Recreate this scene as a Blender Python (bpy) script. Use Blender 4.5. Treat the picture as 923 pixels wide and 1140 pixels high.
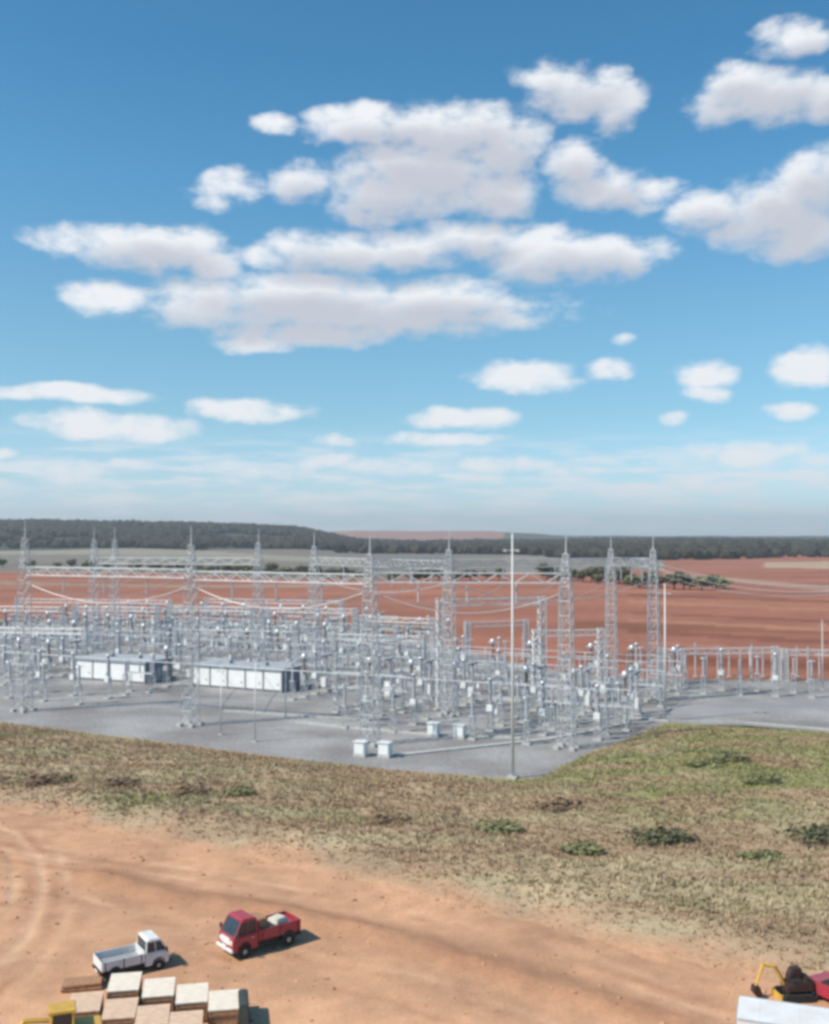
import bpy, bmesh, math, random
import numpy as np
from mathutils import Vector, Matrix

random.seed(7); rng = np.random.default_rng(7)
for o in list(bpy.data.objects): bpy.data.objects.remove(o)
S = bpy.context.scene
COL = S.collection
R = math.radians

# ------------------------------------------------------------------ camera
CAM_H, F, CX, CY, HOR = 22.0, 1150.0, 461.5, 570.0, 598.0     # photo pixels (923 x 1140)
PITCH = math.atan((HOR - CY) / F)
cam = bpy.data.objects.new('camera', bpy.data.cameras.new('camera')); COL.objects.link(cam)
cam.location = (0, 0, CAM_H); cam.rotation_euler = (math.pi/2 + PITCH, 0, 0)
cam.data.sensor_fit = 'VERTICAL'; cam.data.sensor_height = 24; cam.data.lens = 24*F/1140
cam.data.clip_start = 0.5; cam.data.clip_end = 40000
S.camera = cam

# ------------------------------------------------------------------ light
SUN_EL, SUN_STR, SKY_STR, EXPO = 46, 4.8, 0.11, 0.08
TRAVEL = Vector((1.0, 0.45))                        # ground direction in which shadows fall
sd = Vector((TRAVEL.x, TRAVEL.y, 0)).normalized()*math.cos(R(SUN_EL)) - Vector((0, 0, math.sin(R(SUN_EL))))
sun = bpy.data.objects.new('sun', bpy.data.lights.new('sun', 'SUN')); COL.objects.link(sun)
sun.data.energy = SUN_STR; sun.data.angle = R(0.5); sun.data.color = (1.0, 0.92, 0.80)
sun.rotation_euler = sd.to_track_quat('-Z', 'Y').to_euler()
S.view_settings.view_transform = 'Standard'; S.view_settings.look = 'None'
S.view_settings.exposure = EXPO; S.view_settings.gamma = 1; S.view_settings.use_curve_mapping = False
S.render.engine = 'CYCLES'
S.cycles.use_denoising = True
S.cycles.max_bounces = 5; S.cycles.diffuse_bounces = 2; S.cycles.glossy_bounces = 2
S.cycles.transmission_bounces = 2; S.cycles.volume_bounces = 0; S.cycles.transparent_max_bounces = 8
S.cycles.caustics_reflective = False; S.cycles.caustics_refractive = False
S.cycles.filter_width = 3.4

# ------------------------------------------------------------------ projection helpers
cp, sp = math.cos(PITCH), math.sin(PITCH)
def ray(px, py):
    a, b = (px-CX)/F, (CY-py)/F
    return Vector((a, cp - b*sp, sp + b*cp))
def at(px, py, z=0.0):                              # photo pixel -> point on the level z
    d = ray(px, py); t = (z - CAM_H)/d.z
    return Vector((d.x*t, d.y*t, z))
def at_d(px, D):                                    # photo column + distance -> ground point
    return Vector(((px-CX)/F*D/cp, D, 0))
def proj(p):
    x, y, z = p[0], p[1], p[2]-CAM_H
    w = y*cp + z*sp
    return CX + F*x/w, CY - F*(-y*sp + z*cp)/w

# ------------------------------------------------------------------ world: Nishita sky + clouds by direction
W = bpy.data.worlds.new('World'); S.world = W; W.use_nodes = True
nt = W.node_tree; nt.nodes.clear(); L = nt.links.new
def N(t, **kw):
    n = nt.nodes.new(t)
    for k, v in kw.items(): setattr(n, k, v)
    return n
out = N('ShaderNodeOutputWorld'); bg = N('ShaderNodeBackground'); L(bg.outputs[0], out.inputs[0])
sky = N('ShaderNodeTexSky', sky_type='NISHITA'); sky.sun_disc = False
sky.sun_elevation = R(SUN_EL); sky.sun_rotation = math.atan2(-TRAVEL.x, -TRAVEL.y)
sky.altitude = 300; sky.air_density = 1.0; sky.dust_density = 0.6; sky.ozone_density = 2.5
bg.inputs['Strength'].default_value = SKY_STR
tc = N('ShaderNodeTexCoord')
sep = N('ShaderNodeSeparateXYZ'); L(tc.outputs['Generated'], sep.inputs[0])
def M(op, a, b=None, c=None, clamp=False):
    n = N('ShaderNodeMath', operation=op, use_clamp=clamp)
    for i, v in enumerate((a, b, c)):
        if v is None: continue
        if isinstance(v, (int, float)): n.inputs[i].default_value = v
        else: L(v, n.inputs[i])
    return n.outputs[0]
def VM(op, a, b=None):
    n = N('ShaderNodeVectorMath', operation=op)
    for i, v in enumerate((a, b)):
        if v is None: continue
        if isinstance(v, (tuple, list)): n.inputs[i].default_value = v
        else: L(v, n.inputs[i])
    return n
az = M('ARCTAN2', sep.outputs[0], sep.outputs[1]); el = M('ARCSINE', sep.outputs[2])
cmb = N('ShaderNodeCombineXYZ'); L(az, cmb.inputs[0]); L(el, cmb.inputs[1])
BLOBS = [  # cloud puffs as seen from the site: centre and half size in photo pixels, weight
 (430,142,88,24,1),(505,145,90,30,1),(560,165,46,36,1),(480,188,112,42,1),(435,218,72,34,1),(540,215,70,30,1),(395,128,55,14,1),
 (645,102,56,30,.9),(688,122,26,28,.9),(612,92,32,25,.8),(680,85,22,18,.7),
 (640,183,36,30,.9),(668,207,56,24,.8),(725,214,45,18,.7),
 (255,208,38,20,.75),(330,202,32,24,.8),(307,136,24,12,.8),(238,224,25,12,.6),
 (105,264,72,18,.9),(175,278,85,28,1),(232,292,40,20,.9),(118,332,48,20,.9),
 (365,280,72,24,.9),(450,281,65,22,.9),(530,268,66,22,.9),(305,284,35,14,.7),
 (635,286,96,28,1),(690,286,38,22,.9),(585,266,60,20,.9),
 (380,346,225,28,1),(330,328,135,26,1),(480,334,105,24,1),(355,370,120,17,.9),(285,381,50,11,.8),(230,336,62,20,.9),(552,351,50,14,.8),
 (868,238,84,44,1),(912,210,56,44,1),(790,236,50,24,.9),(900,264,64,28,1),(980,230,70,50,1),
 (850,106,80,32,1),(822,90,42,24,.9),(915,110,40,26,1),(892,44,44,22,.8),(865,35,22,12,.6),
 (578,418,58,16,.9),(620,424,36,8,.6),(675,412,24,11,.7),(790,418,40,13,.75),(790,440,28,9,.5),(898,406,42,20,1),(692,380,16,7,.5),(748,466,20,8,.5),(878,457,24,9,.5),
 (80,438,95,9,.9),(125,473,96,15,.9),(275,459,62,12,.9),(150,482,60,9,.7),
 (512,465,62,11,.85),(485,490,66,8,.7),
 (360,515,34,9,.65),(85,524,48,14,.65),(560,518,48,9,.7),(150,515,28,7,.55),(620,526,24,6,.55),(812,510,90,15,.55),(800,540,60,10,.6),
 (700,545,70,8,.5),(440,521,70,8,.5),(230,519,36,7,.5),(300,526,70,8,.45),(370,492,30,6,.45),(0,505,20,6,.5),(420,552,60,6,.4),(900,530,60,8,.5)]
def azel(px, py):
    d = ray(px, py).normalized(); return math.atan2(d.x, d.y), math.asin(d.z)
noA = N('ShaderNodeTexNoise'); noA.noise_dimensions = '3D'
noA.inputs['Scale'].default_value = 27; noA.inputs['Detail'].default_value = 8; noA.inputs['Roughness'].default_value = .58
stretch = VM('MULTIPLY', cmb.outputs[0], (1, 1.7, 1)); L(stretch.outputs[0], noA.inputs['Vector'])
noB = N('ShaderNodeTexNoise'); noB.inputs['Scale'].default_value = 13; noB.inputs['Detail'].default_value = 3
L(cmb.outputs[0], noB.inputs['Vector'])
warp = VM('MULTIPLY', VM('SUBTRACT', noB.outputs['Color'], (.5, .5, .5)).outputs[0], (.05, .018, 0))
pos = VM('ADD', cmb.outputs[0], warp.outputs[0])
def field(vec, small=0):
    acc = None
    for (x, y, rx, ry, w) in BLOBS:
        if ry < small: continue
        if y > 395: w += .14; ry *= 1.12
        a0, e0 = azel(x, y); a1, _ = azel(x+rx, y); _, e1 = azel(x, y-ry)
        ra, re = abs(a1-a0), abs(e1-e0)
        d = VM('MULTIPLY_ADD', vec, (1/ra, 1/re, 0)); d.inputs[2].default_value = (-a0/ra, -e0/re, 0)
        ln = VM('DOT_PRODUCT', d.outputs[0]); L(d.outputs[0], ln.inputs[1])
        v = M('MULTIPLY_ADD', ln.outputs['Value'], -.75*w, w)
        if acc is None: acc = v
        else:
            acc = M('MAXIMUM', acc, v)
    return acc
fA = field(pos.outputs[0])
up = VM('ADD', pos.outputs[0], (-.004, .016, 0))
fB = field(up.outputs[0], 22)
nn = M('SUBTRACT', noA.outputs['Fac'], .5)
dens = M('MULTIPLY_ADD', nn, 2.35, fA)
def smooth(v, a, b, lo=0., hi=1.):
    n = N('ShaderNodeMapRange', interpolation_type='SMOOTHSTEP'); L(v, n.inputs[0])
    for i, x in enumerate((a, b, lo, hi)): n.inputs[1+i].default_value = x
    return n.outputs[0]
alpha = smooth(dens, -.18, .95)
thick = smooth(M('MULTIPLY_ADD', nn, 1.0, fB), -.10, 1.0)
# thin veil of distant cloud low over the horizon
noC = N('ShaderNodeTexNoise'); noC.inputs['Scale'].default_value = 15; noC.inputs['Detail'].default_value = 6
L(VM('MULTIPLY', cmb.outputs[0], (1, 6.5, 1)).outputs[0], noC.inputs['Vector'])
veil = M('MULTIPLY', smooth(noC.outputs['Fac'], .40, .66, 0, .95), smooth(el, .11, .05))
veil = M('MULTIPLY', veil, smooth(el, -.01, .01))
alpha = M('MULTIPLY', M('MAXIMUM', alpha, veil), smooth(el, .0, .10, .72, .96))
cr = N('ShaderNodeMix', data_type='RGBA'); L(thick, cr.inputs['Factor'])
CL = 1/ SKY_STR
cr.inputs['A'].default_value = (.90*CL, .91*CL, .93*CL, 1); cr.inputs['B'].default_value = (.57*CL, .59*CL, .655*CL, 1)
tint = N('ShaderNodeMix', data_type='RGBA', blend_type='MULTIPLY'); tint.inputs['Factor'].default_value = 1
tr = N('ShaderNodeValToRGB'); L(M('MULTIPLY', el, 1/.55, clamp=True), tr.inputs[0]); te = tr.color_ramp.elements
te[0].position = 0.0; te[0].color = (.58, .71, .90, 1); te[1].position = .80; te[1].color = (.20, .53, .61, 1)
for po, c_ in ((.10, (.50, .62, .72, 1)), (.21, (.40, .575, .60, 1)), (.38, (.37, .59, .60, 1)), (.60, (.27, .585, .645, 1))): e_ = te.new(po); e_.color = c_
dbl = VM('MULTIPLY', tr.outputs[0], (2, 2, 2))
L(sky.outputs[0], tint.inputs['A']); L(dbl.outputs[0], tint.inputs['B'])
mx = N('ShaderNodeMix', data_type='RGBA'); L(alpha, mx.inputs['Factor'])
L(tint.outputs['Result'], mx.inputs['A']); L(cr.outputs['Result'], mx.inputs['B'])
L(mx.outputs['Result'], bg.inputs['Color'])
W.cycles.sampling_method = 'MANUAL'; W.cycles.sample_map_resolution = 256

# ------------------------------------------------------------------ materials
def new_mat(name):
    m = bpy.data.materials.new(name); m.use_nodes = True
    return m, m.node_tree.nodes, m.node_tree.links.new, m.node_tree.nodes['Principled BSDF']
def mat(name, col, rough=.6, metal=0., var=.18, scale=3., bump=0., spec=.4, dirt=None):
    m, n, l, b = new_mat(name)
    t = n.new('ShaderNodeTexCoord'); no = n.new('ShaderNodeTexNoise')
    no.inputs['Scale'].default_value = scale; no.inputs['Detail'].default_value = 5
    l(t.outputs['Object'], no.inputs['Vector'])
    r = n.new('ShaderNodeValToRGB'); l(no.outputs['Fac'], r.inputs[0])
    c0 = [max(0, c*(1-var)) for c in col]; c1 = [c*(1+var) for c in col]
    if dirt: c0 = [a*.55+d*.45 for a, d in zip(c0, dirt)]
    r.color_ramp.elements[0].color = (*c0, 1); r.color_ramp.elements[0].position = .3
    r.color_ramp.elements[1].color = (*c1, 1); r.color_ramp.elements[1].position = .7
    l(r.outputs[0], b.inputs['Base Color'])
    b.inputs['Roughness'].default_value = rough; b.inputs['Metallic'].default_value = metal
    b.inputs['Specular IOR Level'].default_value = spec
    if bump:
        bp = n.new('ShaderNodeBump'); bp.inputs['Strength'].default_value = bump; bp.inputs['Distance'].default_value = .05
        l(no.outputs['Fac'], bp.inputs['Height']); l(bp.outputs[0], b.inputs['Normal'])
    return m
def attr_mat(name, scales=(.5, 4.), var=.25, rough=.95, bump=.4, bdist=.08):
    """base colour from the mesh's own Col attribute, broken up by noise of two sizes"""
    m, n, l, b = new_mat(name)
    a = n.new('ShaderNodeAttribute'); a.attribute_name = 'Col'
    t = n.new('ShaderNodeTexCoord'); cur = a.outputs['Color']; last = None
    for s in scales:
        no = n.new('ShaderNodeTexNoise'); no.inputs['Scale'].default_value = s; no.inputs['Detail'].default_value = 6
        no.inputs['Roughness'].default_value = .65
        l(t.outputs['Object'], no.inputs['Vector'])
        mr = n.new('ShaderNodeMapRange'); l(no.outputs['Fac'], mr.inputs[0])
        mr.inputs[1].default_value = .25; mr.inputs[2].default_value = .75
        mr.inputs[3].default_value = 1-var; mr.inputs[4].default_value = 1+var
        mm = n.new('ShaderNodeMix'); mm.data_type = 'RGBA'; mm.blend_type = 'MULTIPLY'; mm.inputs['Factor'].default_value = 1
        l(cur, mm.inputs['A']); l(mr.outputs[0], mm.inputs['B']); cur = mm.outputs['Result']; last = no
    l(cur, b.inputs['Base Color']); b.inputs['Roughness'].default_value = rough
    b.inputs['Specular IOR Level'].default_value = .15
    if bump:
        bp = n.new('ShaderNodeBump'); bp.inputs['Strength'].default_value = bump; bp.inputs['Distance'].default_value = bdist
        l(last.outputs['Fac'], bp.inputs['Height']); l(bp.outputs[0], b.inputs['Normal'])
    return m
SOIL = (.30, .18, .115)
MAT = dict(
    steel=mat('galvanised_steel', (.58, .58, .58), .5, .25, .12, 2),
    steel_old=mat('weathered_steel', (.36, .37, .39), .6, .2, .15, 2),
    porcelain=mat('grey_porcelain', (.40, .40, .43), .3, 0, .12, 4, spec=.5),
    brown_porcelain=mat('brown_porcelain', (.24, .19, .17), .3, 0, .15, 4, spec=.5),
    alu=mat('bare_aluminium', (.66, .67, .68), .4, .4, .08, 3),
    concrete=mat('concrete', (.46, .45, .42), .9, 0, .15, 1.5, .2),
    whitewall=mat('white_wall_paint', (.80, .80, .78), .7, 0, .05, .8),
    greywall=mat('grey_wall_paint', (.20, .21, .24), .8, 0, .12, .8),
    roof=mat('roof_sheet', (.42, .43, .45), .6, .1, .12, .6),
    cabinet=mat('white_cabinet_paint', (.74, .74, .72), .5, 0, .06, 2),
    greytank=mat('grey_tank_paint', (.38, .40, .42), .5, 0, .1, 2),
    red=mat('red_car_paint', (.36, .018, .045), .35, 0, .15, 1.2, spec=.5, dirt=(.38, .13, .11)),
    white=mat('white_car_paint', (.76, .76, .76), .35, 0, .06, 1.2, spec=.5, dirt=(.66, .52, .42)),
    glass=mat('dark_vehicle_glass', (.035, .042, .05), .12, 0, .1, 1, spec=.6),
    tyre=mat('tyre_rubber', (.025, .024, .023), .9, 0, .3, 5),
    rim=mat('wheel_rim', (.42, .42, .42), .45, .3, .1, 3),
    black=mat('black_plastic', (.03, .03, .03), .6, 0, .2, 3),
    chrome=mat('dull_chrome', (.55, .55, .57), .3, .7, .08, 3),
    lamp=mat('lamp_lens', (.75, .75, .7), .15, 0, .05, 3),
    amber=mat('amber_lens', (.5, .16, .02), .25, 0, .05, 3),
    redlens=mat('red_lens', (.4, .02, .02), .25, 0, .05, 3),
    timber=mat('brown_timber', (.37, .20, .11), .85, 0, .3, 6, .2),
    ply=mat('pale_plywood', (.80, .69, .56), .8, 0, .10, 3, .1),
    ply_tan=mat('tan_plywood', (.68, .47, .33), .85, 0, .14, 3, .1),
    end_shade=mat('dark_end_shade', (.05, .06, .055), .6, 0, .25, 2, .2),  # shade of the crate row's right end, put into the colour
    yellow=mat('yellow_machine_paint', (.62, .38, .045), .45, 0, .15, 2, dirt=(.45, .25, .12)),
    brownm=mat('dark_brown_metal', (.045, .024, .022), .7, 0, .3, 4),
    sack=mat('pale_sackcloth', (.62, .58, .48), .9, 0, .12, 4, .3),
    bark=mat('bark', (.10, .075, .055), .95, 0, .25, 4, .3),
)

# ------------------------------------------------------------------ object helpers
def tag(o, label=None, cat=None, group=None, kind=None):
    if label: o['label'] = label
    if cat: o['category'] = cat
    if group: o['group'] = group
    if kind: o['kind'] = kind
    return o
def empty(name, loc=(0, 0, 0), rz=0.):
    o = bpy.data.objects.new(name, None); COL.objects.link(o); o.empty_display_size = .3
    o.location = loc; o.rotation_euler = (0, 0, rz); return o
KIDS = {}
def link_child(o, parent):
    o.parent = parent; KIDS.setdefault(parent.name, []).append(o)
def copy_tree(o, parent=None):
    c = o.copy(); COL.objects.link(c)
    if parent is not None: link_child(c, parent)
    for ch in KIDS.get(o.name, []): copy_tree(ch, c)
    return c
class MB:
    def __init__(s): s.v = []; s.f = []
    def add(s, vs, fs):
        k = len(s.v); s.v += [tuple(v) for v in vs]; s.f += [tuple(i+k for i in f) for f in fs]; return s
    def box(s, c, d, rz=0., top=(1, 1)):
        hx, hy, hz = d[0]/2, d[1]/2, d[2]/2; cr, sr = math.cos(rz), math.sin(rz); vs = []
        for z in (-1, 1):
            tx, ty = top if z > 0 else (1, 1)
            for x, y in ((-1, -1), (1, -1), (1, 1), (-1, 1)):
                X, Y = x*hx*tx, y*hy*ty
                vs.append((c[0]+X*cr-Y*sr, c[1]+X*sr+Y*cr, c[2]+z*hz))
        return s.add(vs, [(3, 2, 1, 0), (4, 5, 6, 7), (0, 1, 5, 4), (1, 2, 6, 5), (2, 3, 7, 6), (3, 0, 4, 7)])
    def bar(s, p, q, r, n=4, r2=None):
        p, q = Vector(p), Vector(q); d = (q-p)
        if d.length < 1e-6: return s
        d.normalize(); a = d.orthogonal().normalized(); b = d.cross(a); r2 = r if r2 is None else r2; vs = []
        for c, rr in ((p, r), (q, r2)):
            for i in range(n):
                t = 2*math.pi*(i+.5)/n; vs.append(c + a*(rr*math.cos(t)) + b*(rr*math.sin(t)))
        fs = [(i, (i+1) % n, n+(i+1) % n, n+i) for i in range(n)] + [tuple(range(n-1, -1, -1)), tuple(range(n, 2*n))]
        return s.add(vs, fs)
    def path(s, pts, r, n=5):
        pts = [Vector(p) for p in pts]; vs = []; fs = []
        for i, p in enumerate(pts):
            d = (pts[min(i+1, len(pts)-1)]-pts[max(i-1, 0)]).normalized()
            a = d.cross(Vector((0, 0, 1))); a = a.normalized() if a.length > 1e-4 else Vector((1, 0, 0)); b = a.cross(d)
            for k in range(n):
                t = 2*math.pi*k/n; vs.append(p + a*(r*math.cos(t)) + b*(r*math.sin(t)))
        for i in range(len(pts)-1):
            for k in range(n): fs.append((i*n+k, i*n+(k+1) % n, (i+1)*n+(k+1) % n, (i+1)*n+k))
        fs += [tuple(range(n-1, -1, -1)), tuple(range((len(pts)-1)*n, len(pts)*n))]
        return s.add(vs, fs)
    def lathe(s, prof, n=10, c=(0, 0, 0), axis='z'):
        vs = []; fs = []
        for (r, h) in prof:
            for k in range(n):
                t = 2*math.pi*k/n; x, y = r*math.cos(t), r*math.sin(t)
                p = (x, y, h) if axis == 'z' else ((x, h, y) if axis == 'y' else (h, x, y))
                vs.append((c[0]+p[0], c[1]+p[1], c[2]+p[2]))
        m = len(prof)
        for i in range(m-1):
            for k in range(n):
                f = (i*n+k, i*n+(k+1) % n, (i+1)*n+(k+1) % n, (i+1)*n+k)
                fs.append(f if axis != 'y' else f[::-1])
        fs += [tuple(range(n-1, -1, -1)), tuple(range((m-1)*n, m*n))]
        return s.add(vs, fs)
    def prism(s, prof, y0, y1):                       # side profile (x, z) extruded along y
        n = len(prof); vs = [(x, y0, z) for x, z in prof] + [(x, y1, z) for x, z in prof]
        fs = [tuple(range(n)), tuple(range(2*n-1, n-1, -1))] + [(i, n+i, n+(i+1) % n, (i+1) % n) for i in range(n)]
        return s.add(vs, fs)
    def build(s, name, m, parent=None, smooth=False, bevel=0., loc=None):
        me = bpy.data.meshes.new(name); me.from_pydata(s.v, [], s.f); me.materials.append(m)
        bm = bmesh.new(); bm.from_mesh(me); bmesh.ops.recalc_face_normals(bm, faces=bm.faces)
        if bevel: bmesh.ops.bevel(bm, geom=list(bm.edges), offset=bevel, segments=2, affect='EDGES', clamp_overlap=True)
        bm.to_mesh(me); bm.free()
        if smooth:
            me.polygons.foreach_set('use_smooth', [True]*len(me.polygons))
        o = bpy.data.objects.new(name, me); COL.objects.link(o)
        if loc is not None: o.location = loc
        if parent is not None: link_child(o, parent)
        return o
def np_mesh(name, v, quads, m, cols=None, smooth=True, tris=False):
    k = 3 if tris else 4
    me = bpy.data.meshes.new(name); nv, nf = len(v), len(quads)
    me.vertices.add(nv); me.vertices.foreach_set('co', np.asarray(v, np.float32).ravel())
    me.loops.add(nf*k); me.loops.foreach_set('vertex_index', np.asarray(quads, np.int32).ravel())
    me.polygons.add(nf); me.polygons.foreach_set('loop_start', np.arange(nf, dtype=np.int32)*k)
    try: me.polygons.foreach_set('loop_total', np.full(nf, k, np.int32))
    except Exception: pass
    me.update(calc_edges=True); me.validate()
    me.polygons.foreach_set('use_smooth', np.full(nf, smooth))
    if cols is not None:
        a = me.attributes.new('Col', 'FLOAT_COLOR', 'POINT')
        c = np.ones((nv, 4), np.float32); c[:, :3] = cols; a.data.foreach_set('color', c.ravel())
    me.materials.append(m); o = bpy.data.objects.new(name, me); COL.objects.link(o); return o
# value noise in numpy
_tab = rng.random((256, 256))
def vnoise(x, y):
    xi, yi = np.floor(x).astype(int), np.floor(y).astype(int); fx, fy = x-xi, y-yi
    fx, fy = fx*fx*(3-2*fx), fy*fy*(3-2*fy); g = lambda i, j: _tab[i % 256, j % 256]
    return (g(xi, yi)*(1-fx)+g(xi+1, yi)*fx)*(1-fy) + (g(xi, yi+1)*(1-fx)+g(xi+1, yi+1)*fx)*fy
def fbm(x, y, o=4):
    s = 0; a = .5; t = 0
    for i in range(o): s = s + a*vnoise(x*2**i+17*i, y*2**i+31*i); t += a; a *= .5
    return s/t
def sstep(a, b, x): t = np.clip((x-a)/(b-a), 0, 1); return t*t*(3-2*t)
def inside(poly, x, y):
    r = np.zeros(np.shape(x), bool); n = len(poly)
    for i in range(n):
        x0, y0 = poly[i][0], poly[i][1]; x1, y1 = poly[(i+1) % n][0], poly[(i+1) % n][1]
        if y0 == y1: continue
        r ^= ((y0 > y) != (y1 > y)) & (x < (x1-x0)*(y-y0)/(y1-y0)+x0)
    return r
def seg_dist(pts, x, y):
    d = np.full(np.shape(x), 1e9)
    for p, q in zip(pts[:-1], pts[1:]):
        ax, ay, bx, by = p[0], p[1], q[0]-p[0], q[1]-p[1]
        t = np.clip(((x-ax)*bx+(y-ay)*by)/(bx*bx+by*by+1e-9), 0, 1)
        d = np.minimum(d, np.hypot(x-ax-t*bx, y-ay-t*by))
    return d

# ------------------------------------------------------------------ far terrain
def crest(px):   # height of the far ridge by bearing (photo column)
    return np.interp(px, [-900, -300, 0, 200, 330, 400, 470, 560, 640, 923, 1600], [50, 54, 52, 45, 34, 8, 2, 8, 9, 9, 9])
def ridge2(px):
    return np.interp(px, [-900, 250, 340, 400, 540, 640, 1600], [20, 20, 34, 42, 40, 24, 22])
def hz(x, y):
    r = np.maximum(y, 1.0); px = CX + F*x/r
    h = crest(px)*sstep(1150, 2250, r)
    h = h*(1-sstep(2350, 2700, r)) + ridge2(px)*sstep(2450, 3300, r)
    h = h + (fbm(x/260., y/260.)-.5)*14*sstep(900, 1500, r)
    return np.where(y > 200, h, 0.)
ang = np.concatenate([np.linspace(-180, -40, 36)[:-1], np.linspace(-40, 40, 420), np.linspace(40, 180, 36)[1:-1]])
rad = np.concatenate([[0.5, 15, 30], np.geomspace(40, 9000, 300)])
AA, RR = np.meshgrid(np.radians(ang), rad)
gx, gy = RR*np.sin(AA), RR*np.cos(AA)
gz = hz(gx, gy) - .25*(1-sstep(140, 260, np.hypot(gx, gy)))*(1) 
RED = np.array((.33, .132, .082)); 
colr = np.empty(gx.shape+(3,)); colr[:] = RED
nz = fbm(gx/90., gy/25., 5)
colr *= (.85+.5*(nz-.2))[..., None]
fur = .5+.5*np.sin((gy-.18*gx)/11. + 3*fbm(gx/200., gy/200.))
colr *= (1 + .16*(fur-.5)*sstep(200, 300, gy))[..., None]
def paint(poly_px, col, soft=.0, amt=1.):
    P = [at(*p) for p in poly_px]
    w = 14*(fbm(gx/60., gy/60.)-.5)
    m = inside([(p.x, p.y) for p in P], gx, gy+w*gy/500.)
    k = (.9+.3*(nz-.3))[..., None]
    colr[m] = (colr*(1-amt) + np.array(col)*k*amt)[m]
PALE = (.36, .24, .17); PAST = (.215, .185, .15); GREY = (.25, .215, .18)
paint([(-500, 640), (0, 636), (200, 639), (330, 645), (460, 644), (600, 638), (600, 606), (-500, 606)], PAST)
paint([(-500, 622), (0, 619), (200, 620), (400, 627), (400, 623), (200, 616), (-500, 617)], (.33, .29, .22), 0, .8)
paint([(-500, 631), (0, 629), (180, 630), (400, 637), (400, 633), (180, 627), (-500, 627)], (.17, .16, .12), 0, .8)
paint([(-500, 655), (0, 651), (200, 654), (330, 654), (420, 649), (420, 646), (330, 651), (200, 651), (0, 648), (-500, 651)], PALE)
paint([(560, 638), (740, 634), (740, 612), (560, 612)], GREY)
paint([(690, 621), (800, 617), (800, 612), (690, 614)], (.36, .22, .16))
paint([(740, 640), (923, 659), (1500, 672), (1500, 666), (923, 653), (740, 636)], (.40, .24, .17))
paint([(850, 632), (923, 633), (1500, 640), (1500, 628), (923, 625), (850, 626)], (.44, .31, .21))
paint([(640, 669), (1500, 690), (1500, 684), (640, 665)], (.36, .15, .085))
paint([(640, 700), (1500, 722), (1500, 712), (640, 692)], (.25, .10, .055))
paint([(640, 738), (1500, 762), (1500, 752), (640, 726)], (.26, .09, .05))
paint([(-500, 712), (0, 702), (300, 700), (480, 706), (480, 694), (300, 690), (0, 690), (-500, 694)], (.25, .17, .12))
for y0, y1, wd, cc_ in ((661, 671, 3, (.20, .068, .04)), (668, 680, 4, (.42, .20, .125)), (680, 694, 3, (.22, .075, .045)), (688, 704, 4, (.43, .215, .13)), (700, 718, 5, (.21, .075, .045)), (712, 731, 4, (.40, .185, .115)), (724, 744, 6, (.20, .068, .04)), (737, 758, 4, (.38, .165, .10))):
    paint([(700, y0+wd), (1500, y1+(y1-y0)*1.7+wd), (1500, y1+(y1-y0)*1.7), (700, y0)], cc_, 0, .62)
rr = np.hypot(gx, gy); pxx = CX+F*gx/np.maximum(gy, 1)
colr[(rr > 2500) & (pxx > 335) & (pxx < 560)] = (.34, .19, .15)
colr[(rr > 1400) & (rr <= 2500)] = (.07, .075, .05)
colr[(rr > 2500) & ~((pxx > 335) & (pxx < 560))] = (.10, .11, .08)
na, nr = len(ang), len(rad)
ii, jj = np.meshgrid(np.arange(nr-1), np.arange(na), indexing='ij')
q = np.stack([ii*na+jj, ii*na+(jj+1) % na, (ii+1)*na+(jj+1) % na, (ii+1)*na+jj], -1).reshape(-1, 4)[:, ::-1]
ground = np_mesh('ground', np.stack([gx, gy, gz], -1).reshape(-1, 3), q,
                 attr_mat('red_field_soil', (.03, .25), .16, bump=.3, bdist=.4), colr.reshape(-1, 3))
tag(ground, kind='structure')

# ------------------------------------------------------------------ near ground: dirt road, grass bank
EDGE_PX = [(-500, 868), (-150, 892), (0, 905), (60, 915), (130, 935), (240, 950), (330, 970), (400, 985), (500, 1010), (600, 1035), (700, 1062),
           (800, 1085), (923, 1120), (1100, 1175), (1500, 1300)]
EDGE = [at(*p) for p in EDGE_PX]; ex, ey = np.array([p.x for p in EDGE]), np.array([p.y for p in EDGE])
def edge_y(x): return np.interp(x, ex, ey)
GRAVEL_PX = [(-420, 768), (-200, 784), (0, 805), (150, 823), (300, 843), (450, 859), (570, 869), (600, 867), (650, 842), (740, 806), (830, 808), (923, 816), (1300, 852),
             (1300, 757), (923, 757), (800, 757), (720, 756), (640, 750), (560, 735), (480, 716), (400, 702), (250, 692), (0, 690), (-420, 690)]
GRAVEL = [at(*p) for p in GRAVEL_PX]; GP = [(p.x, p.y) for p in GRAVEL]
BERM = [at(*p) for p in [(110, 978), (150, 992), (210, 1006), (280, 1013), (360, 1030), (450, 1052), (540, 1078), (640, 1110), (760, 1150)]]
LANE1 = [at(*p) for p in [(-60, 930), (60, 955), (200, 975), (330, 1000), (470, 1030), (600, 1062), (720, 1100), (900, 1160)]]
LANE2 = [at(*p) for p in [(-60, 985), (60, 1000), (150, 1030), (240, 1042), (340, 1075), (460, 1100), (560, 1135), (700, 1190)]]
ARC1 = [at(*p) for p in [(-60, 915), (0, 932), (25, 955), (32, 985), (28, 1015), (8, 1050), (-40, 1090)]]
ARC2 = [at(*p) for p in [(-40, 900), (20, 925), (52, 960), (60, 1000), (52, 1040), (20, 1085), (-30, 1130)]]
def offs(pts, d):
    o = []
    for i, p in enumerate(pts):
        t = (pts[min(i+1, len(pts)-1)]-pts[max(i-1, 0)]).normalized(); o.append(Vector((p.x-t.y*d, p.y+t.x*d, 0)))
    return o
RUTS = []
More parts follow.
